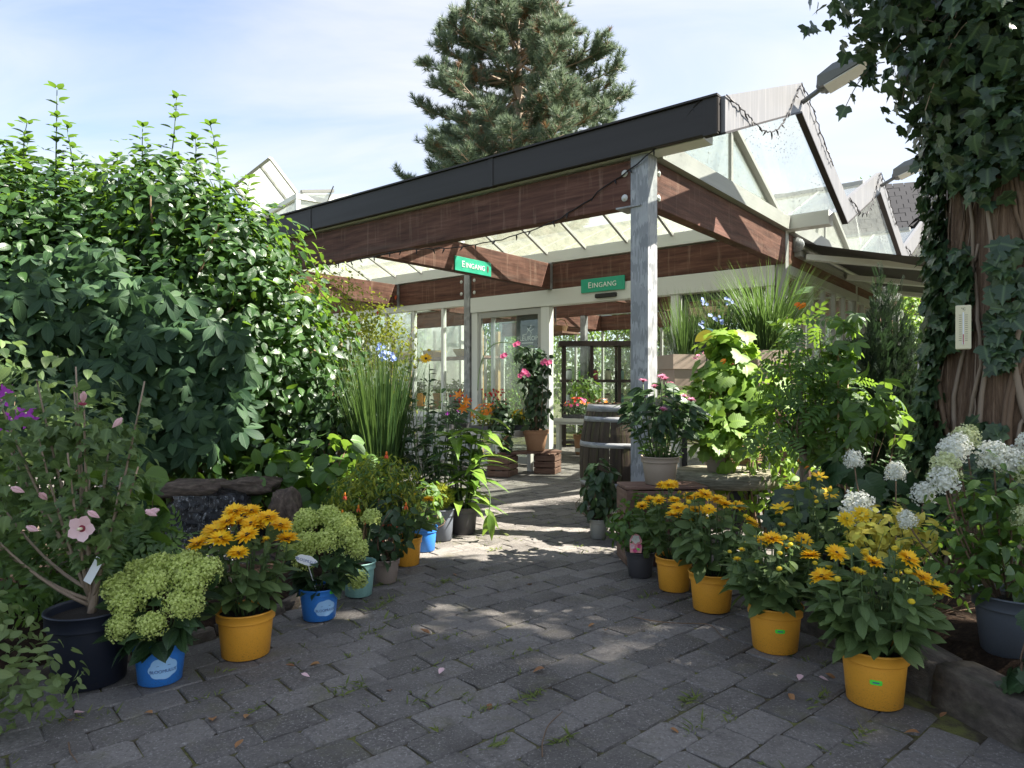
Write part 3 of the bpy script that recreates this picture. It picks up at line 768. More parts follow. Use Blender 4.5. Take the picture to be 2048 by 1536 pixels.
# side wall at a=0 behind the door wall, far end wall, rear wall
for k in (1, 2):
    x0, x1 = k * BAY + .05, (k + 1) * BAY - .05
    m = MB(); m.box(((x0 + x1) / 2, 0, .3), (x1 - x0, .06, .6)); part('side_wall_base', m, 'aluframe')
    nm = 7; xs = np.linspace(x0, x1, nm)
    for i, x in enumerate(xs):
        m = MB(); m.box((x, -.005, 1.45), (.045, .05, 1.7)); part('window_mullion', m, 'aluframe')
        if i: m = MB(); m.box(((xs[i - 1] + x) / 2, .01, 1.45), (x - xs[i - 1] - .047, .006, 1.68)); part('window_pane', m, 'glass')
    m = MB(); m.box(((x0 + x1) / 2, -.02, 2.35), (x1 - x0, .08, .095)); part('side_rail', m, 'aluframe')
    # door wall continues: rear glazing
    ysr = np.linspace(k * BAY + .05, (k + 1) * BAY - .05, 6)
    for i, x in enumerate(ysr):
        m = MB(); m.box((x, AM - .05, 1.2), (.05, .05, 2.39)); part('window_mullion', m, 'aluframe')
        if i: m = MB(); m.box(((ysr[i - 1] + x) / 2, AM - .05, 1.2), (x - ysr[i - 1] - .052, .006, 2.38)); part('window_pane', m, 'glass')
for i, a in enumerate(np.linspace(.05, 9.05, 13)):
    m = MB(); m.box((3 * BAY, a, 1.2), (.05, .05, 2.39)); part('window_mullion', m, 'aluframe')
    if i: m = MB(); m.box((3 * BAY, a - .375, 1.2), (.006, .697, 2.38)); part('window_pane', m, 'glass')

# signs
def sign(name, label, bb, a, z, w, h, rotz, mark=False):
    t = thing(name, label, 'sign', bw(bb, a, z), rotz)
    m = MB(); m.box((0, 0, h / 2), (w, .016, h), bev=.003); m.build('board', 'signgreen', t)
    e = text_mesh('E', h * .62, 'letter', .002); o = obj('lettering', e, t, (-w * .29, -.0105, h * .5)); o.rotation_euler = (R(90), 0, 0)
    e = text_mesh('INGANG', h * .5, 'letter', .002, 1.06); o = obj('lettering', e, t, (w * .045, -.0105, h * .47)); o.rotation_euler = (R(90), 0, 0)
    if mark: m = MB(); m.lathe([(.001, 0), (.012, 0), (.012, .002), (.001, .002)], 10); o = m.build('mark', 'redcentre', t, False, (w * .4, -.0105, h * .5)); o.rotation_euler = (R(90), 0, 0); o.scale = (.8, 3.4, 1)
    return t
sign('entrance_sign', 'green Eingang sign screwed to the crossing timber beam, with a small red mark', 1.45, 2.99, 2.405, .62, .165, BRZ, True)
sign('entrance_sign', 'green Eingang sign fixed over the sliding door header', BAY - .085, 2.2, 2.30, .64, .175, BRZ - R(90))
# floodlights on the gable tips
def flood(k, label):
    t = thing('floodlight', label, 'lamp', bw(k * BAY + BAY / 2, AE - .035, 3.5), BRZ, 'floodlights on the gable tips')
    m = MB(); m.tube(curve((0, .0, -.02), (0, -.16, .06), n=4), .022, 8); m.build('arm', 'lampgrey', t, True)
    m = MB(); m.tube([(-.05, -.16, .065), (.05, -.16, .065)], .035, 12); m.build('hinge', 'lampgrey', t, True)
    tilt = R(-17)
    def tr(V): c, s_ = math.cos(tilt), math.sin(tilt); V = np.array(V, float); return np.stack([V[:, 0], V[:, 1] * c - V[:, 2] * s_, V[:, 1] * s_ + V[:, 2] * c], 1) + np.array((0, -.14, .06))
    V = []; prof = [(-.0, .0), (-.03, .055), (-.16, .085), (-.3, .07), (-.42, .02)]
    for x in (-.12, .12):
        V += [(x * (.75 if i == 0 else 1), y, z) for i, (y, z) in enumerate(prof)] + [(x, -.42, -.012), (x * .8, -.02, -.03)]
    F = [tuple(range(7)), tuple(range(13, 6, -1))] + [(i, i + 7, (i + 1) % 7 + 7, (i + 1) % 7) for i in range(7)]
    m = MB(); m.add(tr(V), F); m.build('housing', 'lampgrey', t)
    V = [(-.1, -.05, -.034), (.1, -.05, -.034), (.1, -.4, -.018), (-.1, -.4, -.018)]; V2 = [(x, y, z - .008) for x, y, z in V]
    m = MB(); m.add(tr(V + V2), [(0, 1, 2, 3), (7, 6, 5, 4)] + [(i, i + 4, (i + 1) % 4 + 4, (i + 1) % 4) for i in range(4)]); m.build('lens', 'lampglass', t)
flood(0, 'grey floodlight on the gable tip above the corner post'); flood(1, 'grey floodlight on the middle gable tip beyond the corner'); flood(2, 'grey floodlight on the farthest gable tip by the slate roof')
# string lights
def string(label, pts, nb):
    t = thing('string_lights', label, 'string lights', pts[0]); P = np.array(pts) - np.array(pts[0])
    d = np.concatenate([[0], np.cumsum(np.linalg.norm(np.diff(P, axis=0), axis=1))]); u = np.linspace(0, d[-1], 90)
    C = np.stack([np.interp(u, d, P[:, i]) for i in range(3)], 1); C[1:-1] += np.random.default_rng(len(pts)).normal(size=(88, 3)) * .004
    m = MB(); m.tube(C, .005, 5); m.build('cable', 'cable', t)
    me = MB(); me.tube([(0, 0, 0), (0, 0, -.018), (0, .006, -.045)], [.006, .007, .003], 6); me = me.mesh('bulb', 'cable')
    for i in range(nb):
        j = int((i + .5) / nb * 89); o = obj('bulb', me, t, C[j]); o.rotation_euler = (random.uniform(-.6, .6), random.uniform(-.6, .6), random.uniform(0, 6))
def sag(p, q, s, n=8): return [tuple(x) for x in curve(p, q, (0, 0, -s), n)]
string('dark string lights swagged along the long front beam', sag(bw(-.15, -.5, 3.0), bw(-.06, .2, 2.62), .05, 6) + sag(bw(-.06, .25, 2.6), bw(-.06, .8, 2.38), .02, 4) + sag(bw(-.06, .85, 2.37), bw(-.06, 2.4, 2.385), .06, 8) + sag(bw(-.06, 2.5, 2.385), bw(-.06, 3.9, 2.385), .015, 6) + sag(bw(-.06, 3.95, 2.38), bw(-.06, 6, 2.3), .1, 8), 34)
for k, lb in enumerate(('dark string lights looping down the nearest gable edge', 'dark string lights looping down the second gable edge', 'dark string lights looping down the third gable edge')):
    x0 = k * BAY
    string(lb, ([bw(-.1, AE - .04, 3.0)] if k == 0 else [bw(x0 + .05, AE - .04, 3.02)]) + sag(bw(x0 + .3, AE - .045, 2.98), bw(x0 + 1.2, AE - .045, 3.3), .14, 7) + [bw(x0 + 1.5, AE - .045, 3.62)] + sag(bw(x0 + 1.7, AE - .045, 3.58), bw(x0 + 2.5, AE - .045, 3.18), .02, 6), 22)

# awning on the side wall
aw = thing('awning', 'dark grey fabric awning with white folding arms along the side wall', 'awning', bw(3.35, -.1, 2.62), BRZ)
ALEN, ADEP, ADROP = 5.2, 2.7, .56
V = []; F = []; nx, ny = 14, 10
for j in range(ny + 1):
    for i in range(nx + 1): V.append((ALEN * i / nx, -ADEP * j / ny, .05 - ADROP * j / ny - .06 * math.sin(math.pi * j / ny) - .02 * math.sin(math.pi * i / nx)))
V = np.array(V); n0 = len(V); V = np.concatenate([V, V - np.array((0, 0, .004))]); w = nx + 1
for j in range(ny):
    for i in range(nx): q = (j * w + i, j * w + i + 1, (j + 1) * w + i + 1, (j + 1) * w + i); F += [q[::-1], tuple(x + n0 for x in q)]
m = MB(); m.add(V, F); m.build('fabric', 'awning', aw, True)
m = MB(); m.tube([(0, .02, .02), (ALEN, .02, .02)], .045, 12); m.build('roller', 'alu', aw, True)
m = MB(); m.box((ALEN / 2, .02, -.07), (ALEN, .07, .06)); m.build('torsion_bar', 'aluframe', aw)
m = MB(); m.box((ALEN / 2, -ADEP, -ADROP + .03), (ALEN, .06, .09)); m.build('front_bar', 'strip', aw)
for x in (.12, 1.9, 3.6):
    m = MB(); m.bar((x, -.03, -.1), (x + .75, -ADEP / 2, -.28), .09, .06); m.bar((x + .75, -ADEP / 2, -.28), (x + .25, -ADEP + .04, -ADROP + .02), .09, .06); m.build('folding_arm', 'white', aw)
m = MB(); m.tube([(-.05, .02, .02), (-.005, .02, .02)], .08, 16); m.build('end_cap', 'galv', aw, True)

# ------------------------------------------------------------------ plant builders
def pot(root, mat, Rr, H, soil=True, taper=.78, lip=.22, n=40):
    rb = Rr * taper; rs = rb + (Rr * .95 - rb) * (1 - lip)
    m = MB(); m.lathe([(.002, .006), (rb * .9, .006), (rb * .93, 0), (rb, .004), (rs, H * (1 - lip)), (rs, H * (1 - lip) + .001), (Rr * .9, H * (1 - lip) + .001), (Rr * .87, H * .85), (.002, H * .85)], n)
    p = m.build('pot', mat, root, True)
    m = MB(); z = H * (1 - lip); m.lathe([(rs - .002, z - .001), (Rr * .985, z + .002), (Rr * .985, z + .006), (Rr * .985, H - .008), (Rr * 1.025, H - .006), (Rr * 1.02, H), (Rr * .965, H), (Rr * .94, H - .01), (Rr * .9, z + .004)], n)
    m.build('rim', mat, p, True)
    if soil: m = MB(); m.lathe([(.001, H * .9 + .006), (Rr * .5, H * .9 + .004), (Rr * .93, H * .88)], 20); m.build('soil', 'potsoil', root, True)
    return p
def wrap(me, root, Rr, H, taper, lip, th0, z0, off=.0022, name='print', mat=None, parent=None):
    n = len(me.vertices); co = np.zeros(n * 3, np.float32); me.vertices.foreach_get('co', co); co = co.reshape(-1, 3)
    rb = Rr * taper; rs = rb + (Rr * .95 - rb) * (1 - lip); z = z0 + co[:, 1]
    rr = np.where(z > H * (1 - lip), Rr * 1.0, rb + (rs - rb) * z / (H * (1 - lip))) + off + co[:, 2]
    th = th0 + co[:, 0] / rr
    out = np.stack([rr * np.cos(th), rr * np.sin(th), z], 1); me.vertices.foreach_set('co', out.astype(np.float32).ravel()); me.update()
    return obj(name, me, parent or root)
def grid_shape(pts, mat, n=14):
    # star shaped outline filled with rings so that it can be wrapped
    P = np.array(pts); k = len(P); V = [(0, 0, 0)]; F = []
    for r_ in (.4, .75, 1): V += [(x * r_, y * r_, 0) for x, y in P]
    for i in range(k):
        j = (i + 1) % k; F.append((0, 1 + i, 1 + j))
        for l in range(2): F.append((1 + l * k + i, 1 + (l + 1) * k + i, 1 + (l + 1) * k + j, 1 + l * k + j))
    b = MB(); b.add(V, F); return b.mesh('shape', mat)
def cloud_pts(w, h, n=44):
    out = []
    for i in range(n):
        a = 2 * math.pi * i / n; x, y = math.cos(a), math.sin(a)
        rr = 1 + .1 * abs(math.sin(a * 3.5)) - .06
        out.append((x * w / 2 * rr, y * h / 2 * rr * (1.15 if y > 0 else .85)))
    return out
def facing(loc): return math.atan2(-loc[1], -loc[0])
def pricetag(p, Rr, H, taper, lip, th, z):
    wrap(grid_shape([(x * .019, y * .0085) for x, y in ((1, 0), (1, .6), (.8, 1), (0, 1), (-.8, 1), (-1, .6), (-1, 0), (-1, -.6), (-.8, -1), (0, -1), (.8, -1), (1, -.6))], 'priceGreen'), None, Rr, H, taper, lip, th, z, name='price_sticker', parent=p, off=.0015)
    m = MB(); m.box((0, 0, 0), (.02, .004, .0006)); wrap(m.mesh('ink', 'textblue'), None, Rr, H, taper, lip, th, z, name='price_ink', parent=p, off=.0028)

F_rud = [flower_t(15, .036, .32, 8, 3, s) for s in (1, 2, 3)]; F_rudY = [flower_t(16, .028, .26, 34, 3, s) for s in (4, 5)]
F_rud1 = [flower_t(11, .042, .3, 14, 1, s, .05) for s in (8, 9)]
def disc_mesh(r_, h, mat, name='flower_centre'):
    m = MB(); m.sphere((0, 0, h * .3), (r_, r_, h), 10, 6); return m.mesh(name, mat, True)
DM = {}
def flower_obj(root, T, mat, pos, nor, s=1, cmat='discbrown', cr=.0085, ch=.007, spin=None, name='flower'):
    n = Vector(nor).normalized(); q = n.to_track_quat('Z', 'Y').to_matrix() @ Matrix.Rotation(random.uniform(0, 6.28) if spin is None else spin, 3, 'Z')
    o = bpy.data.objects.new(name, tmesh(T, 'petals', mat)); COL.objects.link(o); o.parent = root
    M4 = (q * s).to_4x4(); M4.translation = Vector(pos); o.matrix_basis = M4
    if cmat:
        k = (cmat, cr, ch)
        if k not in DM: DM[k] = disc_mesh(cr, ch, cmat)
        c = bpy.data.objects.new('flower_centre', DM[k]); COL.objects.link(c); c.parent = o
    return o
def bud_mesh():
    m = MB(); m.sphere((0, 0, 0), (.011, .011, .008), 10, 6)
    T = flower_t(9, .017, .3, 30, 1, 3); m.add(T[0], T[1], uv=T[2], mi=1); return m.mesh('bud', ['rudyellow', 'midleaf'], True)
BUD = bud_mesh()
def stemmy(root, seed, nst, r0, spread, h, z0, lean=.3):
    """stems from the soil to tips on a dome; returns tips, their directions and points along them"""
    r = np.random.default_rng(seed); tips = []; pts = []; m = MB()
    for i in range(nst):
        a = 2 * math.pi * (i * .618 + r.uniform(-.05, .05)); q = math.sqrt((i + .5) / nst)
        base = np.array((math.cos(a) * r0 * q, math.sin(a) * r0 * q, z0)); tip = np.array((math.cos(a) * spread * q, math.sin(a) * spread * q, z0 + h * (1 - .38 * q * q) * r.uniform(.88, 1.06)))
        c = curve(base, tip, (math.cos(a) * spread * q * .15, math.sin(a) * spread * q * .15, h * .06), 7); m.tube(c, np.linspace(.0045, .0028, 7), 5)
        tips.append((tip, unit(c[-1] - c[-2]))); pts.append(c)
    m.build('stems', 'stem', root, True)
    return tips, pts
def stem_leaves(pts, seed, per, s0, s1, up=.35, tmin=.05, tmax=.95, droop=.2):
    r = np.random.default_rng(seed); P = []; A = []; N = []; Sc = []
    for c in pts:
        for k in range(per):
            t = tmin + (tmax - tmin) * (k + r.random()) / per; x = t * (len(c) - 1); i = min(int(x), len(c) - 2); p = c[i] + (c[i + 1] - c[i]) * (x - i)
            a = r.uniform(0, 2 * math.pi); out = np.array((math.cos(a), math.sin(a), 0)); rad = np.array((p[0], p[1], 0)); l = np.linalg.norm(rad)
            if l > .02: out = unit(out * .75 + rad / l)
            ax = unit(out + np.array((0, 0, up + r.normal() * .3 - droop * (1 - t)))); P.append(p); A.append(ax); N.append(unit(np.array((0, 0, .75)) + out * .45 + r.normal(size=3) * .38)); Sc.append((s0 + (s1 - s0) * t) * r.uniform(.75, 1.2))
    return np.array(P), np.array(A), np.array(N), np.array(Sc)
def rudbeckia(label, loc, Rr, H, nst, spread, h, nfl, nbud, seed, price=None, group='orange pots of rudbeckia', single=False, potmat='pyellow', big=1.25, per=9, leafs=(.115, .05)):
    t = thing('potted_rudbeckia', label, 'potted plant', loc, 0, group); p = pot(t, potmat, Rr, H, taper=.8)
    th = facing(loc)
    if price is not None: pricetag(p, Rr, H, .8, .22, th + price[0], H * price[1])
    tips, pts = stemmy(t, seed, nst, Rr * .6, spread, h, H * .9)
    P, A, N, Sc = stem_leaves(pts, seed, per, leafs[0], leafs[1], up=.3, tmin=.12, droop=.15)
    foliage(t, T_rud, P, A, N, Sc, 'rudleaf', indiv=60)
    r = np.random.default_rng(seed + 1); order = r.permutation(nst)
    for q, i in enumerate(order[:nfl]):
        tip, d = tips[i]; n = unit(d + np.array((0, -.35, .5)) + r.normal(size=3) * .22); Tf = (F_rud1 if single else F_rud)[q % 2]
        flower_obj(t, Tf, 'rudpetal', tip + np.array((0, 0, .004)), n, big * r.uniform(.85, 1.12), cmat='budgreen' if single else 'discbrown')
    k = 0
    for i in order[nfl:]:
        if k >= nbud: break
        tip, d = tips[i]
        if r.random() < .3: flower_obj(t, F_rudY[k % 2], 'rudyellow', tip, unit(d + np.array((0, -.3, .4))), r.uniform(.6, .8))
        else:
            o = obj('bud', BUD, t, tip); s = r.uniform(.85, 1.2); o.scale = (s, s, s); o.rotation_euler = (r.uniform(-.4, .4), r.uniform(-.4, .4), 0)
        k += 1
    return t
# hydrangea heads
T_floret = merge_t([xf(leaf_t(.9, 1, .1, .15, 'round'), .5, R(a), rx=R(12)) for a in (0, 90, 180, 270)])
def head_mesh(mat, n, seed, r_=(1, 1, 1.1), size=.2, top=True):
    r = np.random.default_rng(seed); d = unit(r.normal(size=(n, 3))); d[:, 2] = np.where(d[:, 2] < -.55, -d[:, 2], d[:, 2])
    q = 1 + .14 * np.array([mnoise.noise(Vector(x * 3.5) + Vector((seed, 0, 0))) for x in d]) * 2 - .4 * r.random(n) ** 1.5
    m = MB(); m.scatter(T_floret, d * np.array(r_) * q[:, None], r.normal(size=(n, 3)), unit(d + r.normal(size=(n, 3)) * .25), size * r.uniform(.8, 1.2, n)); m.sphere((0, 0, 0), tuple(x * .5 for x in r_), 8, 6)
    return m.mesh('flower_head', mat, True)
HM = {'lime': [head_mesh('lime', 900, s, (1.12, 1.12, 1.12), .19) for s in (1, 2, 3)], 'white': [head_mesh('whitepetal', 620, s, (1.15, 1.15, 1.4), .24) for s in (4, 5)], 'cream': [head_mesh('creampetal', 620, 6, (1.15, 1.15, 1.35), .23)]}
def hydrangea(label, loc, Rr, H, potmat, heads, seed, leafmat_='darkleaf', ls=.1, nleaf=7, hk='lime', group=None, taper=.78, potless=False, indiv=30, cat='potted plant', name='potted_hydrangea', stemmat='stem', z0=None):
    t = thing(name, label, cat, loc, 0, group); p = None
    if not potless: p = pot(t, potmat, Rr, H, taper=taper)
    z0 = H * .88 if z0 is None else z0; m = MB(); pts = []; r = np.random.default_rng(seed)
    for i, (x, y, z, s) in enumerate(heads):
        if label.startswith('white and cream'): x -= .09; s *= .86
        base = np.array((x, y, 0)) * .25; base[:2] = np.clip(base[:2], -Rr * .6, Rr * .6); base[2] = z0
        c = curve(base, (x, y, z), (x * .12, y * .12, 0), 7); m.tube(c, np.linspace(.005, .003, 7), 5); pts.append(c[:-1])
        k = hk if isinstance(hk, str) else hk[i % len(hk)]
        o = obj('flower_head', HM[k][i % len(HM[k])], t, (x, y, z)); o.scale = (s, s, s); dd = unit(c[-1] - c[-2]); o.rotation_euler = Vector(dd).to_track_quat('Z', 'Y').to_euler()
    m.build('stems', stemmat, t, True)
    P, A, N, Sc = stem_leaves(pts, seed, nleaf, ls, ls * .9, up=.1)
    foliage(t, T_ov, P, A, N, Sc, leafmat_, indiv=indiv)
    return t, p
def bloomulus(p, Rr, H, th):
    wrap(grid_shape(cloud_pts(Rr * 1.05, H * .5), 'cloudblue'), None, Rr, H, .78, .22, th, H * .4, name='printed_cloud', parent=p)
    e = text_mesh('BLOOMULUS', Rr * .172, 'textblue', .0003, .95); wrap(e, None, Rr, H, .78, .22, th, H * .37, .004, name='lettering', parent=p)
    m = MB(); m.box((0, 0, 0), (Rr * .5, .0015, .0004)); wrap(m.mesh('line', 'textblue'), None, Rr, H, .78, .22, th, H * .5, .004, name='printed_line', parent=p)
def shrub(name, label, cat, loc, blobs, n, T, scl, mat, seed=0, shell=.55, rough=.12, indiv=0, hang=.5, up=.45, jit=.5, nstem=14, sr=.012, smat='woodstem', group=None, base=(0, 0, 0), t=None, joined='foliage'):
    t = t or thing(name, label, cat, loc, 0, group)
    P, N = blob_pts(blobs, n, shell, rough, seed); r = np.random.default_rng(seed + 9)
    ax, nor = leaf_dirs(N, seed, hang, up, jit); lo, hi = scl if isinstance(scl, tuple) else (scl * .7, scl * 1.2)
    foliage(t, T, P, ax, nor, r.uniform(lo, hi, len(P)), mat, indiv, joined=joined)
    if nstem:
        m = MB()
        for i in range(nstem):
            p = P[r.integers(len(P))] * np.array((1, 1, 1)); b0 = np.array(base) + np.array((r.normal() * sr * 2, r.normal() * sr * 2, 0))
            mid = r.normal(size=3) * .04; m.tube(curve(b0, p, mid * np.array((1, 1, .3)), 7), np.linspace(sr, sr * .25, 7), 5)
        m.build('branches', smat, t, True)
    return t
def grassclump(root, c, r0, L, n, lean, seed, mat='grass', T=None, name='grass_blades'):
    r = np.random.default_rng(seed); a = r.uniform(0, 6.283, n); q = np.sqrt(r.random(n)); out = np.stack([np.cos(a), np.sin(a), np.zeros(n)], 1)
    P = np.array(c) + out * (q * r0)[:, None]; l = lean * q * r.uniform(.4, 1.3, n)
    ax = unit(np.array((0, 0, 1.)) + out * l[:, None] + r.normal(size=(n, 3)) * .05); nor = unit(-out + np.array((0, 0, .25)) + r.normal(size=(n, 3)) * .35)
    m = MB(); m.scatter(T or T_blade, P, ax, nor, L * r.uniform(.6, 1.08, n)); return m.build(name, mat, root, True, kind='stuff')

# ------------------------------------------------------------------ trees
def ivy_tree():
    t = thing('ivy_clad_tree', 'thick old tree trunk with fibrous red brown bark wrapped in dark ivy', 'tree', (2.66, 3.65, 0))
    n = 40; V = []; F = []; zs = np.concatenate([np.linspace(-.05, .5, 5), np.linspace(.6, 4.4, 22), np.linspace(4.8, 7.5, 6)])
    def rad(z, a):
        r0 = .37 + .16 * math.exp(-max(z, 0) * 3.2) - .02 * z
        return r0 * (1 + .06 * math.sin(a * 5 + z * .5) + .045 * math.sin(a * 9 - z * .8 + 1) + .05 * mnoise.noise(Vector((math.cos(a) * 2, math.sin(a) * 2, z * 1.2))) + .05 * mnoise.noise(Vector((math.cos(a) * 7, math.sin(a) * 7, z * 1.1))))
    for z in zs:
        for j in range(n): a = 2 * math.pi * j / n; q = rad(z, a); V.append((q * math.cos(a) + .05 * math.sin(z * .6), q * math.sin(a), z))
    for i in range(len(zs) - 1):
        for j in range(n): F.append((i * n + j, i * n + (j + 1) % n, (i + 1) * n + (j + 1) % n, (i + 1) * n + j))
    m = MB(); m.add(V, F); m.build('trunk', 'bark', t, True)
    r = np.random.default_rng(2); m = MB()
    for k in range(16):
        d = unit(np.array((r.normal() * 1.0 + .2, r.normal() * .7 - .45, r.uniform(.1, .8)))); L = r.uniform(2, 4.2)
        if d[1] > .25: d[1] *= -1
        m.tube(curve((0, 0, 3.9 + k * .2), np.array((0, 0, 3.9 + k * .2)) + d * L, (0, 0, -.3), 8), np.linspace(.11, .02, 8), 7)
    m.build('limbs', 'bark', t, True)
    fa = math.atan2(-3.6, -2.62)
    for k in range(30):
        a = fa + r.uniform(-1.5, 1.5); z = r.uniform(-.05, .5); P = []; L = r.uniform(1.2, 2.6); ph = r.uniform(0, 6); am = r.uniform(.05, .2); th = .004 + .024 * r.random() ** 2.2
        for i in range(18):
            aa = a + am * math.sin(i * .55 + ph) + r.normal() * .01; zz = z + L * i / 17; q = rad(zz, aa) + th * .5; P.append((q * math.cos(aa) + .05 * math.sin(zz * .6), q * math.sin(aa), zz))
        m = MB(); m.tube(P, np.linspace(th, th * .5, 18), 6); m.build('ivy_stem', 'greystem' if k % 2 else 'woodstem', t, True)
    # ivy leaves: on the trunk, mask by noise
    P = []; N = []
    for i in range(9000):
        a = fa + r.uniform(-1.75, 1.75); z = r.uniform(.05, 3.3); q = rad(z, a)
        s = mnoise.noise(Vector((math.cos(a) * 2.2, math.sin(a) * 2.2, z * 1.6))) + .6 * max(0, (z - 1.85)) * 2.2 - .42
        da = (a - fa + math.pi) % (2 * math.pi) - math.pi
        s += .75 * max(0, -da - .3) + (.25 if z < .9 and da < .1 else 0) - (.3 if da > -.05 and z < 1.95 else 0)
        if s < .0: continue
        off = r.uniform(.0, .09 + .1 * min(1, max(0, z - 1.8)))
        P.append(((q + off) * math.cos(a) + .05 * math.sin(z * .6), (q + off) * math.sin(a), z)); N.append((math.cos(a), math.sin(a), .15))
    P = np.array(P); N = unit(np.array(N)); ax, nor = leaf_dirs(N, 3, .8, .2, .38)
    bl = [(-.46, -.1, 3.1, .58, .45, .3), (-.3, -.1, 2.72, .46, .45, .32), (-.1, -.2, 2.38, .42, .4, .36), (.15, -.3, 3.05, .8, .48, .8)]
    P2, N2 = blob_pts(bl, 3000, .6, .2, 12); ax2, nor2 = leaf_dirs(N2, 5, .8, .2, .45)
    P = np.concatenate([P, P2]); ax = np.concatenate([ax, ax2]); nor = np.concatenate([nor, nor2])
    foliage(t, T_ivy, P, ax, nor, r.uniform(.05, .1, len(P)), 'ivy', indiv=300, name='ivy_leaf', joined='ivy')
    # hanging shoots reaching out to the left
    m = MB(); SP = []; SA = []
    for k in range(26):
        p0 = np.array((r.uniform(-.6, 0), r.uniform(-.4, .3), r.uniform(2.8, 3.25))); p1 = p0 + np.array((r.uniform(-.32, -.05), r.normal() * .15, r.uniform(-.45, .05))); c = curve(p0, p1, (0, 0, .06), 8); m.tube(c, .003, 4)
        for x in c[2:]: SP.append(x); SA.append(unit(np.array((r.normal(), r.normal(), -.8))))
    m.build('hanging_twigs', 'greystem', t, kind='stuff')
    SP = np.array(SP); SA = np.array(SA); foliage(t, T_ivy, SP, SA, unit(r.normal(size=SP.shape) + np.array((0, -1, .4))), r.uniform(.05, .085, len(SP)), 'ivy', joined='shoot_leaves')
ivy_tree()
def shade_tree():  # unseen tree, added and shaped to cast shade over the front pavers
    t = thing('unseen_shade_tree', 'broad crowned beech standing right of the yard and shading the pavers', 'tree', (7.2, .6, 0)); r = np.random.default_rng(61)
    m = MB(); m.tube([(0, 0, -.05), (.05, 0, 2), (0, .05, 5), (-.1, 0, 9)], [.4, .3, .24, .08], 12); m.build('trunk', 'greystem', t, True)
    bl = [(0, 0, 9, 3.2, 2.4, 2.0), (-1.7, .2, 8.2, 2.0, 2.0, 1.7), (1.6, -.4, 9.6, 2.2, 2.0, 1.7), (-.4, .8, 9.7, 2.0, 1.5, 1.5), (.5, -2.2, 8.8, 2.6, 2.0, 1.9)]
    P, N = blob_pts(bl, 15000, .8, .14, 8); m = MB()
    for k in range(34): p = P[r.integers(len(P))]; z = r.uniform(3.5, 8); m.tube(curve((0, 0, z), p, (0, 0, .3), 8), np.linspace(.09, .015, 8), 6)
    m.build('limbs', 'greystem', t, True)
    ax, nor = leaf_dirs(N, 9); foliage(t, T_ov2, P, ax, nor, r.uniform(.16, .27, len(P)), 'crownleaf', joined='crown')
shade_tree()
tm = thing('thermometer', 'cream wall thermometer fixed to the ivy covered trunk', 'thermometer', (2.25, 3.44, 1.27), R(-32))
m = MB(); m.box((0, 0, .11), (.066, .01, .22), bev=.004); m.build('body', 'cream', tm)
m = MB(); m.box((0, -.006, .11), (.006, .004, .15)); m.box((0, -.006, .03), (.009, .006, .012)); m.build('tube', 'tagwhite', tm)
m = MB(); m.box((0, -.0085, .05), (.003, .002, .05)); m.build('fluid', 'redpetal', tm)
for k in range(13):
    m = MB(); z = .045 + k * .0105; m.box((-.013, -.0056, z), (.011, .0012, .0016)); m.box((.013, -.0056, z), (.011, .0012, .0016)); m.build('scale_mark', 'black', tm)
o = obj('lettering', text_mesh('°C', .018, 'black', .0004), tm, (0, -.0058, .2)); o.rotation_euler = (R(90), 0, 0)

def pine_tree():
    t = thing('pine_tree', 'tall broad pine with tufted grey green needles rising behind the glass roof', 'tree', (.18, 22, 0))
    m = MB(); m.tube([(0, 0, 0), (.05, 0, 4), (0, 0, 8), (.03, 0, 11), (0, 0, 14)], [.38, .3, .2, .11, .02], 10); m.build('trunk', 'greystem', t, True)
    prof = lambda z: np.interp(z, [5, 7, 8.6, 10, 11.4, 12.5, 13.4, 14.1], [2.65, 3.4, 3.55, 3.45, 3.05, 2.2, 1.25, .3])
    r = np.random.default_rng(4); br = MB(); P = []; A = []; PB = []; AB = []
    for z in np.arange(5.2, 13.9, .24):
        for k in range(6):
            a = r.uniform(0, 6.283); L = prof(z + .5) * r.uniform(.62, 1.1); d = np.array((math.cos(a), math.sin(a), 0)); rise = r.uniform(.1, .5) * L * .4
            c = curve((0, 0, z), d * L + np.array((0, 0, z + rise)), (0, 0, -.15 * L * .4), 8); br.tube(c, np.linspace(.05, .012, 8), 5)
            for q in range(int(8 + L * 7)):
                s = r.uniform(.3, 1) ** .7; x = s * 7; i = min(int(x), 6); p = c[i] + (c[i + 1] - c[i]) * (x - i); side = np.cross(d, (0, 0, 1)) * r.choice((-1, 1)); sl_ = r.uniform(.15, .75) * (1.1 - s * .55)
                e = p + (side * .8 + d * .6 + np.array((0, 0, r.uniform(.1, .7)))) * sl_; br.tube([p, (p + e) / 2 + np.array((0, 0, -.03)), e], [.014, .01, .005], 4)
                for w in np.linspace(.4, 1, 2 + int(sl_ * 3)):
                    pp = p + (e - p) * w + r.normal(size=3) * .03; aa = unit(unit(e - p) + np.array((0, 0, .8)))
                    if r.random() < .03 + .05 * (1 - s): PB.append(pp); AB.append(aa)
                    else: P.append(pp); A.append(aa)
            P.append(c[-1]); A.append(unit(d + np.array((0, 0, .6))))
    br.build('branches', 'greystem', t, True)
    for pp, aa, mt, nm in ((P, A, 'pine', 'needles'), (PB, AB, 'pinebrown', 'dry_needles')):
        pp = np.array(pp); m = MB(); m.scatter(T_tuft, pp, np.array(aa), r.normal(size=pp.shape), r.uniform(.17, .28, len(pp))); m.build(nm, mt, t, kind='stuff')
pine_tree()
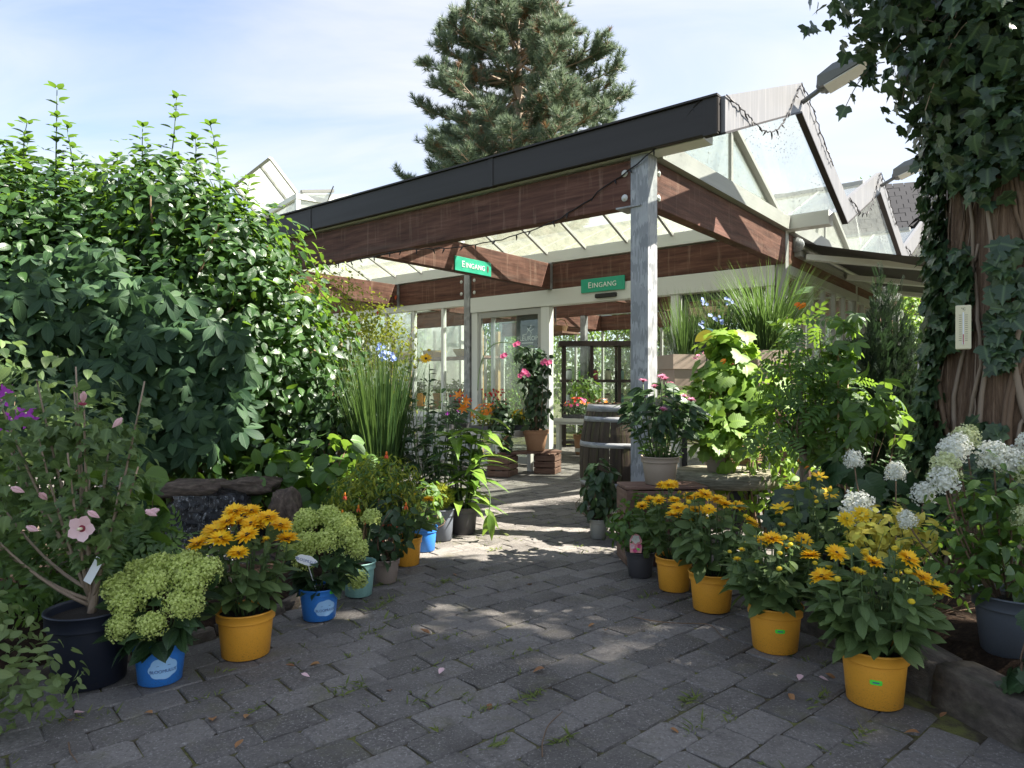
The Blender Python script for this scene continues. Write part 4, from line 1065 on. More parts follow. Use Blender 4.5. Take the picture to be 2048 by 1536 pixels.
def bare_tree():
    t = thing('slender_tree', 'thin leaved tree with fine hanging twigs behind the slate roof', 'tree', (15.6, 30, 0)); r = np.random.default_rng(11)
    m = MB(); m.tube([(0, 0, 0), (.1, 0, 4), (0, 0, 9)], [.22, .15, .04], 8); m.build('trunk', 'greystem', t, True); m = MB(); P = []
    for i in range(60):
        z = r.uniform(3, 9); a = r.uniform(0, 6.283); L = r.uniform(1, 2.6); e = np.array((math.cos(a) * L, math.sin(a) * L, z + r.uniform(0, 1))); c = curve((0, 0, z), e, (0, 0, .3), 7); m.tube(c, np.linspace(.03, .008, 7), 4)
        for k in range(9):
            p = c[r.integers(2, 7)]; q = p + np.array((r.normal() * .4, r.normal() * .4, r.uniform(-.9, .3))); m.tube([p, (p + q) / 2 + r.normal(size=3) * .05, q], .006, 3); P += [q + r.normal(size=3) * .1 for _ in range(5)]
    m.build('branches', 'woodstem', t); P = np.array(P); foliage(t, T_ov2, P, r.normal(size=P.shape) + np.array((0, 0, -.5)), r.normal(size=P.shape), r.uniform(.06, .13, len(P)), 'midleaf')
bare_tree()

# ------------------------------------------------------------------ background: white greenhouse with open vents, slate roofed house, hedges
gh = thing('greenhouse', 'white glazed greenhouse with its roof vents propped open', 'greenhouse', (-4.35, 14, 0), R(38))
# local x runs right-far, y runs left-far
m = MB(); m.box((2.0, 3.0, 2.45), (4, 6, 4.9)); m.build('wall', 'paleglass', gh)
for (x, y) in ((0, 0), (0, 3), (0, 6), (4, 0)): m = MB(); m.box((x, y, 2.5), (.09, .09, 5.0)); m.build('corner_post', 'white', gh)
m = MB(); m.box((2, -.01, 4.95), (4.1, .1, .1)); m.build('eave_bar', 'white', gh); m = MB(); m.box((-.01, 3, 4.95), (.1, 5.9, .1)); m.build('eave_bar', 'white', gh)
def vent(p, ex, ey, w, l, label):
    ex = unit(ex); ey = unit(ey); nn = np.cross(ex, ey); m = MB(); m.box(np.array(p) + ex * w / 2 + ey * l / 2, (w, l, .03), np.array([ex, ey, nn]).T); o = m.build('vent', 'paleglass', gh)
    for q in (0, .25, 1): m = MB(); m.bar(np.array(p) + ex * w * q - nn * .03, np.array(p) + ex * w * q + ey * l - nn * .03, .06, .05, nn); m.build('vent_bar', 'aluframe', o)
    for q in (0, 1): m = MB(); m.bar(np.array(p) + ey * l * q - nn * .03, np.array(p) + ex * w + ey * l * q - nn * .03, .06, .05, nn); m.build('vent_bar', 'aluframe', o)
vent((.05, .05, 5.02), (0, 1, 0), (-.55, 0, .62), 2.4, .85, '')
vent((.08, -.03, 5.04), (.337, .918, .21), (.9, -.25, .12), 1.0, .62, '')
m = MB(); m.tube(curve((.5, -.1, 4.4), (.55, -.5, 5.15), (0, .12, 0), 6), .012, 5); m.build('vent_stay', 'blackmetal', gh)
V = [(0, 0, 5), (4, 0, 5), (4, 6, 5), (0, 6, 5), (2, 0, 5.35), (2, 6, 5.35)]
m = MB(); m.add(V, [(0, 4, 5, 3), (4, 1, 2, 5), (0, 1, 4), (2, 3, 5)]); m.build('roof', 'paleglass', gh)

hs = thing('brick_house', 'brick house with a grey slate roof behind the greenhouse gables', 'house', (18.6, 24.5, -.9), R(-20)); hs.scale = (1.38, 1, 1)
m = MB(); m.box((0, 0, 2.9), (12, 7, 5.8)); m.build('wall', 'brick', hs)
rf = MB(); rf.add([(-6.3, -3.9, 5.6), (6.3, -3.9, 5.6), (6.3, 0, 9.6), (-6.3, 0, 9.6), (6.3, 3.9, 5.6), (-6.3, 3.9, 5.6)], [(0, 1, 2, 3), (3, 2, 4, 5), (0, 3, 5), (1, 4, 2)]); rf = rf.build('roof', 'slate', hs)
sm = MB(); r = np.random.default_rng(3)
for row in range(20):
    for i in range(46):
        u = (row + .5) / 20; x = -6.3 + (i + .5 * (row % 2)) * .275; y = -3.9 + 3.9 * u; z = 5.6 + 4 * u; c_, s_ = math.cos(R(45.7)), math.sin(R(45.7))
        sm.box((x, y - .02, z + .05 + r.normal() * .006), (.26, .32, .018), np.array([(1, 0, 0), (0, c_, -s_), (0, s_, c_)]))
sm.build('slates', 'slate', rf, kind='stuff')
for x in (-3.6, -1, 1.6):
    m = MB(); m.box((x, -3.53, 3.6), (1.0, .08, 1.5)); w_ = m.build('window', 'white', hs); m = MB(); m.box((x, -3.58, 3.6), (.84, .03, 1.34)); m.build('pane', 'glass', w_)
m = MB(); m.box((-2.6, -2.6, 7.2), (.9, .9, .8)); m.add([(-3.15, -3.2, 7.6), (-2.05, -3.2, 7.6), (-2.6, -3.2, 8.1), (-3.15, -2, 7.6), (-2.05, -2, 7.6), (-2.6, -2, 8.1)], [(0, 1, 2), (0, 2, 5, 3), (1, 4, 5, 2)]); m.build('dormer', 'slate', rf)

for i, (lb, p, sx, h) in enumerate((('sunlit clipped hedge seen through the open sliding door', bw(11.4, 8), 3.0, 3.6), ('sunlit hedge beyond the glass at the far end of the greenhouse', bw(11.4, 3), 2.8, 3.4), ('bright green hedge below the awning beside the yews', (6.6, 10.6), 2.0, 1.75), ('dark evergreen hedge filling the gap behind the trunk', (6.3, 7.2), 1.1, 1.3), ('bushy hedge outside the left windows of the pavilion', bw(7, 12), 3.6, 3.4))):
    p = (p[0], p[1], -.05)
    t = thing('hedge', lb, 'hedge', p, 0)
    a = BRZ + R(90) if i in (0, 1) else BRZ
    bl = [(math.cos(a) * q, math.sin(a) * q, h * .5, .75, .75, h * .55) for q in np.linspace(-sx, sx, 5)]
    shrub('', '', '', None, bl, 15000 if i in (0, 1, 4) else 5000, T_ov2, (.09, .16) if i in (0, 1, 4) else (.06, .12), 'brightleaf' if i != 3 else 'darkleaf', 20 + i, shell=.5, t=t, nstem=10, sr=.03)

# ------------------------------------------------------------------ the big shrubs on the left
def camellia():
    t = thing('camellia_bush', 'huge dense camellia bush with glossy leaves and sunlit upright shoots', 'bush', (-2.9, 5.6, .05))
    bl = [(-.9, -.1, 1.4, 1.3, .95, 1.4), (.4, -.1, 1.25, 1.1, .9, 1.3), (-.1, .1, 1.85, 1.0, .8, 1.0), (1.0, .05, 1.0, .68, .7, .95), (-1.7, 0, 1.6, 1.1, .9, 1.4), (-1.4, -.2, 2.4, .6, .5, .6), (.15, -.15, 2.42, .52, .5, .52), (-.78, 0, 2.42, .5, .5, .52), (.68, -.1, 2.05, .5, .5, .5)]
    P, N = blob_pts(bl, 36000, .62, .2, 30); ax, nor = leaf_dirs(N, 30, .25, .7, .45); r = np.random.default_rng(31)
    ok = P[:, 2] > -.02; foliage(t, T_ov, P[ok], ax[ok], nor[ok], (.05 + .065 * r.random(ok.sum()) ** .8), 'camellia', indiv=300)
    m = MB()
    for i in range(26): p = P[r.integers(len(P))]; m.tube(curve((r.normal() * .12, r.normal() * .1, 0), p, r.normal(size=3) * .12, 8), np.linspace(.035, .006, 8), 6)
    m.build('branches', 'woodstem', t, True)
    m = MB(); SP = []; SA = []; SN = []
    for (x, y, z, L) in ((-.74, -.1, 2.8, .6), (.15, -.15, 2.75, .58), (.56, -.1, 2.6, .5), (-.92, 0, 2.75, .4), (-.58, -.05, 2.75, .34), (-.02, -.1, 2.75, .36), (.3, -.1, 2.7, .34), (-1.1, 0, 2.75, .32), (.72, -.1, 2.4, .3), (-.3, 0, 2.6, .3)):
        c = curve((x, y, z - .3), (x + r.normal() * .06, y + r.normal() * .06, z + L), r.normal(size=3) * .03, 10); m = MB(); m.tube(c, np.linspace(.008, .003, 10), 5); m.build('shoot', 'stem', t, True)
        for k in range(40):
            q = c[min(9, int(k / 40 * 10))] + r.normal(size=3) * .01; a = k * 2.4; SP.append(q); SA.append(unit(np.array((math.cos(a), math.sin(a), .55)))); SN.append(unit(np.array((-math.cos(a) * .5, -math.sin(a) * .5, 1))))
    foliage(t, T_ov, SP, SA, SN, r.uniform(.07, .1, len(SP)), 'camellia', joined='shoot_leaves')
camellia()
def creeper():
    t = thing('virginia_creeper', 'five fingered creeper hanging in curtains over the camellia bush', 'creeper', (-2.75, 4.62, .05)); r = np.random.default_rng(41)
    P = []; N = []
    for i in range(720):
        x = r.uniform(-1.55, 1.0); zt = 2.02 - .25 * abs(x + .2) - .35 * max(0, x); zb = .55 + .5 * max(0, abs(x - .25) - .35) ; z = r.uniform(zb, max(zb + .1, zt)); y = -.12 + .3 * mnoise.noise(Vector((x * 1.7, z * 1.7, 4))) + .32 * max(0, z - 1.55) + r.uniform(-.06, .1) + .06 * x * x
        P.append((x, y, z)); N.append((.12 * x, -1, .25 + .35 * max(0, z - 1.4)))
    for x0, z0, z1 in ((.33, .3, .7), (.2, .38, .8), (.42, .55, .9)):
        for z in np.arange(z0, z1, .055): P.append((x0 + r.normal() * .05, -.2 + r.normal() * .03, z)); N.append((r.normal() * .2, -1, .2))
    P = np.array(P); N = unit(np.array(N)); n = len(P)
    nor = unit(N + r.normal(size=(n, 3)) * .48); ax = unit(np.array((0, -.25, -1.)) + r.normal(size=(n, 3)) * .55); ax = unit(ax - nor * (ax * nor).sum(1, keepdims=True))
    foliage(t, T_creeper, P, ax, nor, r.uniform(.1, .185, n), 'creeper', indiv=300, name='creeper_leaf', joined='creeper_foliage')
    m = MB()
    for k in range(26): x = r.uniform(-1.4, .9); m.tube(curve((x, .12, 1.6 - .2 * abs(x)), (x + r.normal() * .12, .0, r.uniform(.5, .9)), (r.normal() * .08, 0, 0), 10), .003, 4)
    m.tube(curve((-.4, .4, 0), (-.3, .35, 1.6), (.1, 0, 0), 10), .02, 6); m.tube(curve((.3, .4, 0), (.3, .35, 1.5), (-.1, 0, 0), 10), .016, 6)
    m.build('vines', 'stem', t)
creeper()
# cascade of rocks with running water
def rock(par, name, c, d, seed, mat='rock', amp=.16, sub=22):
    V = []; F = []; n, mm = sub, sub // 2
    for i in range(mm + 1):
        th = math.pi * i / mm
        for j in range(n):
            a = 2 * math.pi * j / n; v = Vector((math.sin(th) * math.cos(a), math.sin(th) * math.sin(a), math.cos(th))); q = 1 + amp * 2 * mnoise.noise(v * 1.5 + Vector((seed * 3.7, 0, 0))) + amp * .8 * mnoise.noise(v * 4 + Vector((0, seed * 2.1, 0))) + amp * .35 * mnoise.noise(v * 9 + Vector((seed, 0, 0)))
            w = [math.copysign(abs(x) ** .7, x) for x in v]; V.append((c[0] + w[0] * d[0] * q, c[1] + w[1] * d[1] * q, c[2] + w[2] * d[2] * q))
    for i in range(mm):
        for j in range(n): F.append((i * n + j, (i + 1) * n + j, (i + 1) * n + (j + 1) % n, i * n + (j + 1) % n))
    m = MB(); m.add(V, F); return m.build(name, mat, par, True)
cas = thing('rock_cascade', 'small garden waterfall running over dark wet rocks under the creeper', 'waterfall', (-1.82, 3.95, -.03))
rock(cas, 'wet_rock', (.05, .14, .1), (.34, .17, .38), 3, 'wetrock', .12, 40)
rock(cas, 'wet_rock', (.3, -.12, -.02), (.24, .15, .17), 9, 'wetrock', .14, 30); rock(cas, 'wet_rock', (-.22, -.12, .0), (.24, .17, .16), 12, 'wetrock', .12, 30)
rock(cas, 'capstone', (-.1, .2, .5), (.22, .14, .05), 5); rock(cas, 'capstone', (.26, .2, .52), (.17, .12, .045), 6); rock(cas, 'side_rock', (.5, .06, .32), (.085, .12, .2), 7); rock(cas, 'side_rock', (-.42, .1, .18), (.16, .16, .22), 8)
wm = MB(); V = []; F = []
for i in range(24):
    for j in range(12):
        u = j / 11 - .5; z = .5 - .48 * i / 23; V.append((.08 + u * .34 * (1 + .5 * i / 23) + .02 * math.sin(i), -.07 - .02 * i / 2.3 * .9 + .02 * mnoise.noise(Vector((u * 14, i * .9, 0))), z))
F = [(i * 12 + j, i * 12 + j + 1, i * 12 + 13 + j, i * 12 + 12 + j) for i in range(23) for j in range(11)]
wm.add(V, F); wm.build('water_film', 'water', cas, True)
for k, (x, y, z, s, lb) in enumerate(((-2.75, 3.75, .12, .26, 'rounded boulder half hidden behind the hibiscus'), (-3.35, 3.9, .15, .34, 'large sandstone boulder at the foot of the creeper'), (-1.42, 4.0, .08, .13, 'small pale rock beside the cascade'), (-1.5, 3.45, .06, .12, 'small brown stone behind the orange pot'))):
    o = rock(None, 'boulder', (0, 0, 0), (s * 1.2, s, s * .8), 20 + k); o.location = (x, y, z); tag(o, lb, 'boulder')

# ------------------------------------------------------------------ plants along the left of the path
# hibiscus in the navy pot
HB = (-1.56, 2.55, 0)
t = thing('potted_hibiscus', 'pale pink hibiscus with red eyed flowers in a navy pot', 'potted plant', HB); pot(t, 'pnavy', .145, .27, taper=.82)
r = np.random.default_rng(51); m = MB(); pts = []
m.tube(curve((0, 0, .22), (.03, 0, .5), (.01, 0, 0), 6), np.linspace(.016, .01, 6), 7)
for k in range(17):
    tip = np.array((r.uniform(-.5, .2), r.uniform(-.22, .25), r.uniform(.62, 1.16))); c = curve((0, 0, .25 + .15 * r.random()), tip, (0, 0, -.05), 9); m.tube(c, np.linspace(.008, .003, 9), 5); pts.append(c)
m.build('branches', 'greystem', t, True)
P, A, N, Sc = stem_leaves(pts, 52, 22, .06, .05, up=.1, tmin=.3); foliage(t, T_hib, P, A, N, Sc, 'hibleaf', indiv=120)
P, N = blob_pts([(-.14, .02, .92, .32, .2, .22), (.04, 0, .66, .2, .18, .18), (-.36, .03, .7, .22, .2, .26), (.1, 0, .92, .14, .14, .12)], 640, .95, .15, 53); A, N = leaf_dirs(N, 53, .5, .5, .5); foliage(t, T_hib, P, A, N, r.uniform(.032, .062, len(P)), 'hibleaf', indiv=120, joined='outer_foliage')
F_hib = merge_t([xf(leaf_t(.85, 4, .05, .12, 'obovate'), .042, R(72 * k), rx=R(22)) for k in range(5)])
F_hibbud = merge_t([xf(leaf_t(.5, 3, .4, -.3, 'obovate'), .045, R(72 * k), rx=R(68)) for k in range(5)])
def px3(x, y, d, base): return np.array(((x - 1024) / 1380 * d, d, 1.08 + (775 - y) / 1380 * d)) - np.array(base)
for i, (x, y, op) in enumerate(((165, 1057, 1), (165, 808, 2), (224, 856, 0), (50, 985, 0), (95, 1000, 0), (78, 1062, 0), (200, 1036, 0), (290, 1027, 0), (315, 1032, 0))):
    p = px3(x, y, 2.25 if op else 2.27, HB); n = (.12, -1, .12) if op == 1 else ((r.normal() * .3, -.3, 1) if op == 2 else (r.normal(), r.normal() * .5, .35))
    o = flower_obj(t, F_hib if op == 1 else F_hibbud, 'pinkpetal', p, n, 1.1 if op == 1 else .95, cmat='redcentre' if op else None, cr=.014, ch=.004, name='flower')
    if op == 1: mm = MB(); mm.tube([(0, 0, 0), (0, 0, .025)], [.004, .005], 6); mm.build('stamen', 'cream', o, True)
m = MB(); m.box((.05, -.06, .42), (.03, .002, .1), np.array(Matrix.Rotation(.5, 3, 'Y'))); m.build('plant_tag', 'tagwhite', t)
# Bloomulus hydrangeas
hl = [(-.15, 0, .33, .055), (-.08, -.07, .3, .052), (0, -.06, .36, .055), (.06, .03, .39, .055), (.12, -.02, .36, .055), (.16, .03, .39, .052), (-.03, .06, .39, .056), (.11, -.09, .3, .048), (-.07, -.13, .235, .045), (.04, -.14, .245, .045), (-.12, .07, .37, .05), (.06, .1, .4, .05), (.14, -.06, .29, .044)]
t, p = hydrangea('lime green hydrangea in a printed blue pot beside the navy pot', (-1.3, 2.55, 0), .095, .16, 'pblue', hl, 61, ls=.1, group='lime hydrangeas in blue pots')
bloomulus(p, .095, .16, facing((-1.3, 2.55)) + .12); pricetag(p, .095, .16, .78, .22, facing((-1.3, 2.55)) + .1, .148)
hl = [(-.13, 0, .38, .055), (-.06, 0, .45, .055), (.03, .04, .46, .055), (.1, -.02, .43, .055), (.15, -.04, .38, .055), (.18, -.02, .32, .05), (.05, -.09, .37, .055), (-.04, -.09, .29, .05), (-.1, -.05, .33, .05), (.11, .06, .42, .05), (-.02, -.1, .37, .05)]
L4 = (-.905, 3.24, 0)
t, p = hydrangea('lime green hydrangea in a blue pot with a white cloud shaped tag', L4, .095, .15, 'pblue', hl, 62, ls=.1, group='lime hydrangeas in blue pots')
bloomulus(p, .095, .15, facing(L4) + .35); pricetag(p, .095, .15, .78, .22, facing(L4) + .7, .138)
m = MB(); cp = cloud_pts(.1, .042); k = len(cp); V = [(x, 0, z) for x, z in cp] + [(x, .002, z) for x, z in cp]
m.add(V, [tuple(range(k)), tuple(range(2 * k - 1, k - 1, -1))] + [(i, i + k, (i + 1) % k + k, (i + 1) % k) for i in range(k)]); tg = m.build('cloud_tag', 'tagwhite', t, False, (-.015, -.155, .305)); tg.rotation_euler = (R(-8), R(18), R(6))
o = obj('lettering', text_mesh('BLOOMULUS', .0165, 'textblue', .0003, .95), tg, (0, -.0012, 0)); o.rotation_euler = (R(90), 0, 0)
m = MB(); m.tube([(-.01, -.15, .29), (.0, -.05, .14)], .0025, 4); m.build('tag_stick', 'tagwhite', t)
t, p = hydrangea('lime hydrangea in a pale teal pot with one drooping flower head', (-.80, 3.6, 0), .088, .175, 'pteal', [(.02, -.125, .12, .048), (-.08, .06, .36, .05), (.05, .08, .38, .05), (-.12, -.04, .32, .045)], 63, ls=.09)
rudbeckia('orange pot crowded with golden rudbeckia flowers between two blue pots', (-1.08, 2.8, 0), .115, .185, 26, .19, .42, 23, 3, 71, per=7, big=1.4, leafs=(.1, .05))
rudbeckia('orange pot with two rudbeckia blooms behind the fuchsia', (-.64, 4.22, 0), .09, .17, 10, .14, .36, 3, 2, 72, per=10)
# taupe pot with dark leaves, blue and grey pots farther on
t = thing('potted_shrub', 'dark leafy shrub in a small taupe pot below the fuchsia', 'potted plant', (-.7, 3.84, 0)); pot(t, 'ptaupe', .075, .13)
shrub('', '', '', None, [(0, 0, .25, .12, .12, .15), (.02, -.02, .38, .12, .1, .12)], 190, T_ov, (.05, .085), 'darkleaf', 81, t=t, indiv=40, base=(0, 0, .11), sr=.006)
t = thing('potted_shrub', 'leafy plant in a scuffed blue pot next to the grey pot', 'potted plant', (-.58, 4.58, 0)); pot(t, 'pblue', .085, .16)
shrub('', '', '', None, [(0, 0, .3, .13, .13, .16)], 170, T_ov, (.05, .08), 'midleaf', 82, t=t, indiv=30, base=(0, 0, .13), sr=.005)
t = thing('potted_bud_plant', 'mossy green cushion plant in a tall grey pot with a pink tag', 'potted plant', (-.5, 4.9, 0)); pot(t, 'pgrey', .09, .22, taper=.82)
P, N = blob_pts([(-.02, 0, .31, .1, .1, .09)], 1500, .35, .1, 83); m = MB(); m.scatter(T_tiny, P, unit(N + rng.normal(size=P.shape) * .5), rng.normal(size=P.shape), rng.uniform(.014, .024, len(P))); m.build('foliage', 'yellowleaf', t, kind='stuff')
m = MB(); m.box((-.05, -.1, .28), (.045, .002, .1), np.array(Matrix.Rotation(-.6, 3, 'Y'))); m.build('plant_tag', 'tagpink', t)
# fuchsia standard
FB = (-.88, 3.98, 0)
t = thing('fuchsia_standard', 'round headed fuchsia on a thin stem with hanging orange red bells', 'potted plant', FB)
pot(t, 'pdark', .08, .13)
m = MB(); m.tube(curve((0, 0, .1), (.03, 0, .36), (.015, 0, 0), 5), .012, 7); m.build('stem', 'bamboo', t, True)
shrub('', '', '', None, [(.08, 0, .47, .25, .22, .16), (.14, -.02, .58, .2, .18, .12), (.0, 0, .42, .2, .2, .12), (.2, 0, .42, .18, .18, .12)], 2100, T_lance, (.028, .05), 'yellowleaf', 84, t=t, base=(.03, 0, .36), sr=.006, hang=.6, joined='yellow_foliage')
P, N = blob_pts([(.08, 0, .46, .24, .2, .15), (.15, -.02, .56, .2, .16, .12)], 900, .6, .1, 85); ax, nr_ = leaf_dirs(N, 85, .6); m = MB(); m.scatter(T_lance, P, ax, nr_, rng.uniform(.03, .05, len(P))); m.build('foliage', 'midleaf', t, kind='stuff')
F_bell = merge_t([xf(leaf_t(.5, 2, .3, .1), .03, R(90 * k), rx=R(-62)) for k in range(4)])
for x, y in ((685, 1025), (717, 1015), (702, 1045), (765, 1042), (779, 1043), (793, 1045), (793, 1037), (746, 1060), (775, 1067), (765, 1075), (773, 908), (690, 990), (812, 1010), (730, 1040)): flower_obj(t, F_bell, 'fuchsia', px3(x, y, 3.78, FB), (0, 0, 1), 1.0, cmat='orange', cr=.006, ch=.012, name='bell_flower')
# bushes in the left bed
shrub('hazel_bush', 'low bush with broad toothed leaves beside the cascade', 'bush', (-1.35, 4.35, .1), [(0, 0, .3, .38, .3, .3), (.2, .1, .5, .25, .25, .2), (-.12, -.05, .5, .16, .15, .2), (.35, .1, .25, .3, .3, .25)], 520, T_round, (.06, .11), 'midleaf', 91, indiv=80, hang=.3)
shrub('hazel_bush', 'round leaved sapling between the hibiscus and the waterfall', 'bush', (-1.78, 3.15, .08), [(.1, 0, .44, .1, .08, .1), (.05, 0, .6, .12, .08, .08), (.1, 0, .34, .1, .08, .06)], 34, T_round, (.09, .13), 'midleaf', 92, indiv=50, nstem=6, hang=.4, sr=.006)
shrub('rose_bush', 'pale leaved rose bush leaning in over the navy pot', 'bush', (-1.72, 2.12, .0), [(.08, .02, .2, .22, .16, .22), (.0, 0, .34, .2, .14, .18), (.22, .05, .16, .14, .12, .12), (-.2, 0, .3, .25, .2, .25)], 950, T_ov, (.028, .048), 'roseleaf', 93, indiv=160, hang=.2, smat='stem', sr=.006)
t = shrub('clematis', 'purple flowered climber in front of the creeper', 'climber', (-2.25, 3.2, .08), [(-.05, 0, .95, .38, .2, .3), (.15, 0, .6, .4, .2, .35), (-.25, 0, 1.15, .25, .15, .25), (-.2, 0, .45, .4, .25, .35)], 620, T_ov, (.05, .085), 'hibleaf', 94, indiv=100, nstem=12, sr=.006)
F_cle = merge_t([xf(leaf_t(.45, 3, .1, .05), .06, R(60 * k), rx=R(10)) for k in range(6)])
for x, y in ((12, 786), (4, 800), (24, 838), (52, 826), (58, 840), (8, 848)): flower_obj(t, F_cle, 'purple', px3(x, y, 2.95, t.location), (.2, -1, .3), .75, cmat='cream', cr=.006, ch=.004)
shrub('fern', 'feathery green fern on the bank behind the rose', 'fern', (-2.05, 2.95, .08), [(0, 0, .25, .45, .35, .3), (.3, .1, .2, .3, .25, .25)], 330, T_pinnate, (.12, .2), 'midleaf', 95, indiv=40, nstem=0, hang=.1)
# tall yellow green shrub by the pavilion, dark shrubs below
t = shrub('pomegranate_shrub', 'airy yellow green shrub with a few red flowers by the window', 'bush', (-1.75, 6.6, .0), [(0, 0, 1.85, .42, .4, .45), (.2, .1, 1.4, .45, .4, .5), (-.1, 0, 1.0, .45, .4, .6), (.45, .1, 1.7, .3, .3, .25), (.35, 0, .9, .4, .35, .5), (.6, 0, 1.45, .28, .25, .3)], 5200, T_ov2, (.03, .055), 'yellowleaf', 96, rough=.25, nstem=40, sr=.012, indiv=60)
for p in ((.66, -.15, 1.9), (.35, -.3, 1.55), (.5, -.2, 1.75), (-.2, -.4, 1.9)): flower_obj(t, F_hibbud, 'fuchsia', p, (.2, -.3, 1), .9, cmat=None)
shrub('dark_shrub', 'shadowy dark leaved shrub under the yellow green one', 'bush', (-1.35, 5.35, .05), [(0, 0, .5, .45, .35, .5), (.25, .1, .75, .3, .3, .35), (-.2, .1, .9, .35, .3, .35)], 1500, T_ov, (.05, .085), 'darkleaf', 97, indiv=60)
t = thing('potted_grass', 'tall upright green grass clump with pale blue plumbago flowers', 'potted plant', (-.98, 5.12, .05)); pot(t, 'pdark', .14, .26)
grassclump(t, (0, 0, .22), .13, 1.15, 560, .09, 98, T=T_blade_s)
F_plum = merge_t([xf(leaf_t(.8, 2, .1, .05, 'round'), .014, R(72 * k), rx=R(15)) for k in range(5)])
def plumbago(t, pts, d, base, s=1.2):
    for x, y in pts:
        for k in range(5): flower_obj(t, F_plum, 'bluepetal', px3(x + random.uniform(-9, 9), y + random.uniform(-8, 8), d, base), (random.uniform(-.5, .5), -1, .4), s, cmat=None)
plumbago(t, ((760, 697), (768, 712), (781, 712), (790, 716), (766, 704)), 5.0, t.location)
t = thing('heliopsis', 'tall leafy perennial with one open yellow sunflower', 'potted plant', (-.72, 5.5, 0)); pot(t, 'pdark', .13, .24)
tips, pts = stemmy(t, 99, 15, .07, .34, 1.1, .2); P, A, N, Sc = stem_leaves(pts, 99, 20, .1, .06, up=.2); foliage(t, T_ov, P, A, N, Sc, 'darkleaf', indiv=70)
flower_obj(t, flower_t(15, .055, .26, 12, 2, 21), 'rudpetal', px3(852, 718, 5.35, t.location), (.1, -.7, .5), 1, cr=.016, ch=.008)
for x, y in ((812, 760), (830, 735), (858, 700), (800, 835)):
    o = obj('bud', BUD, t, px3(x, y, 5.3, t.location)); o.scale = (1.3,) * 3
t = thing('potted_lily', 'broad dark leaved plant with tall stems and orange lilies', 'potted plant', (-.53, 5.22, 0)); pot(t, 'pdark', .12, .22)
tips, pts = stemmy(t, 101, 12, .07, .26, .85, .18); P, A, N, Sc = stem_leaves(pts, 101, 15, .16, .11, up=.1, droop=.3); foliage(t, T_lance, P, A, N, Sc, 'darkleaf', indiv=80)
F_lily = merge_t([xf(leaf_t(.4, 4, .1, .35, 'lance'), .075, R(60 * k), rx=R(40)) for k in range(6)])
for x, y, dd in ((918, 792, (-.3, -.6, .6)), (930, 802, (.6, -.6, .2)), (925, 815, (.4, -.8, -.1))): flower_obj(t, F_lily, 'orange', px3(x, y, 5.15, t.location), dd, .72, cmat=None)
t = thing('potted_ginger_lily', 'ginger lily with long arching bright green leaves spilling towards the path', 'potted plant', (-.36, 5.12, 0)); pot(t, 'pdark', .11, .2)
r = np.random.default_rng(102); m = MB(); P = []; A = []; N = []; Sc = []
for k in range(9):
    a = r.uniform(0, 6.283); tip = np.array((math.cos(a) * .12 + .03, math.sin(a) * .12, r.uniform(.55, .85))); c = curve((math.cos(a) * .04, math.sin(a) * .04, .16), tip, (0, 0, 0), 8); m.tube(c, np.linspace(.009, .005, 8), 6)
    for i in range(9):
        q = c[min(7, 1 + i)] if i < 7 else c[7]; az = a + i * 2.2 + r.normal() * .3; out = np.array((math.cos(az) + .25, math.sin(az), 0)); P.append(q); A.append(unit(out + np.array((0, 0, r.uniform(.1, .8))))); N.append(unit(np.array((0, 0, 1)) - out * .3)); Sc.append(r.uniform(.2, .34))
m.build('stems', 'stem', t, True); foliage(t, T_canna, P, A, N, Sc, 'brightleaf', indiv=70)
m = MB(); c = curve((.05, -.05, .3), (.2, -.32, .2), (.06, -.06, .12), 8); m.tube(c, .004, 5); m.build('drooping_stem', 'stem', t)
foliage(t, T_canna, [(.2, -.32, .2), (.2, -.32, .2), (.17, -.28, .23)], [(.25, -.1, -1), (-.15, .05, -1), (.6, -.3, -.6)], [(.3, -1, .3)] * 3, [.2, .19, .16], 'brightleaf', indiv=3)

# ------------------------------------------------------------------ plants and furniture right of the path
rudbeckia('orange pot of rudbeckia standing hard against the stone edging, and a red eyed bloom', (1.25, 2.38, 0), .11, .19, 34, .2, .36, 6, 16, 111, (.05, .52), per=9)
rudbeckia('orange pot of rudbeckia with a tall dark eyed flower and many buds', (1.09, 2.86, 0), .11, .185, 32, .2, .33, 5, 17, 112, (.2, .55), per=9)
rudbeckia('orange pot of rudbeckia with a full dome of flowers and long hanging leaves', (.975, 3.37, 0), .11, .185, 26, .2, .4, 12, 8, 113, per=8)
rudbeckia('orange pot of rudbeckia half hidden next to the dark grey pot', (.87, 3.7, 0), .1, .18, 22, .19, .4, 9, 8, 114, per=8)
rudbeckia('tall rudbeckia with wide single green eyed flowers standing in the bed', (1.42, 3.25, .1), .11, .18, 14, .15, .4, 6, 5, 115, single=True, potmat='pdark', big=1.25, per=8, group='rudbeckia in the bed')
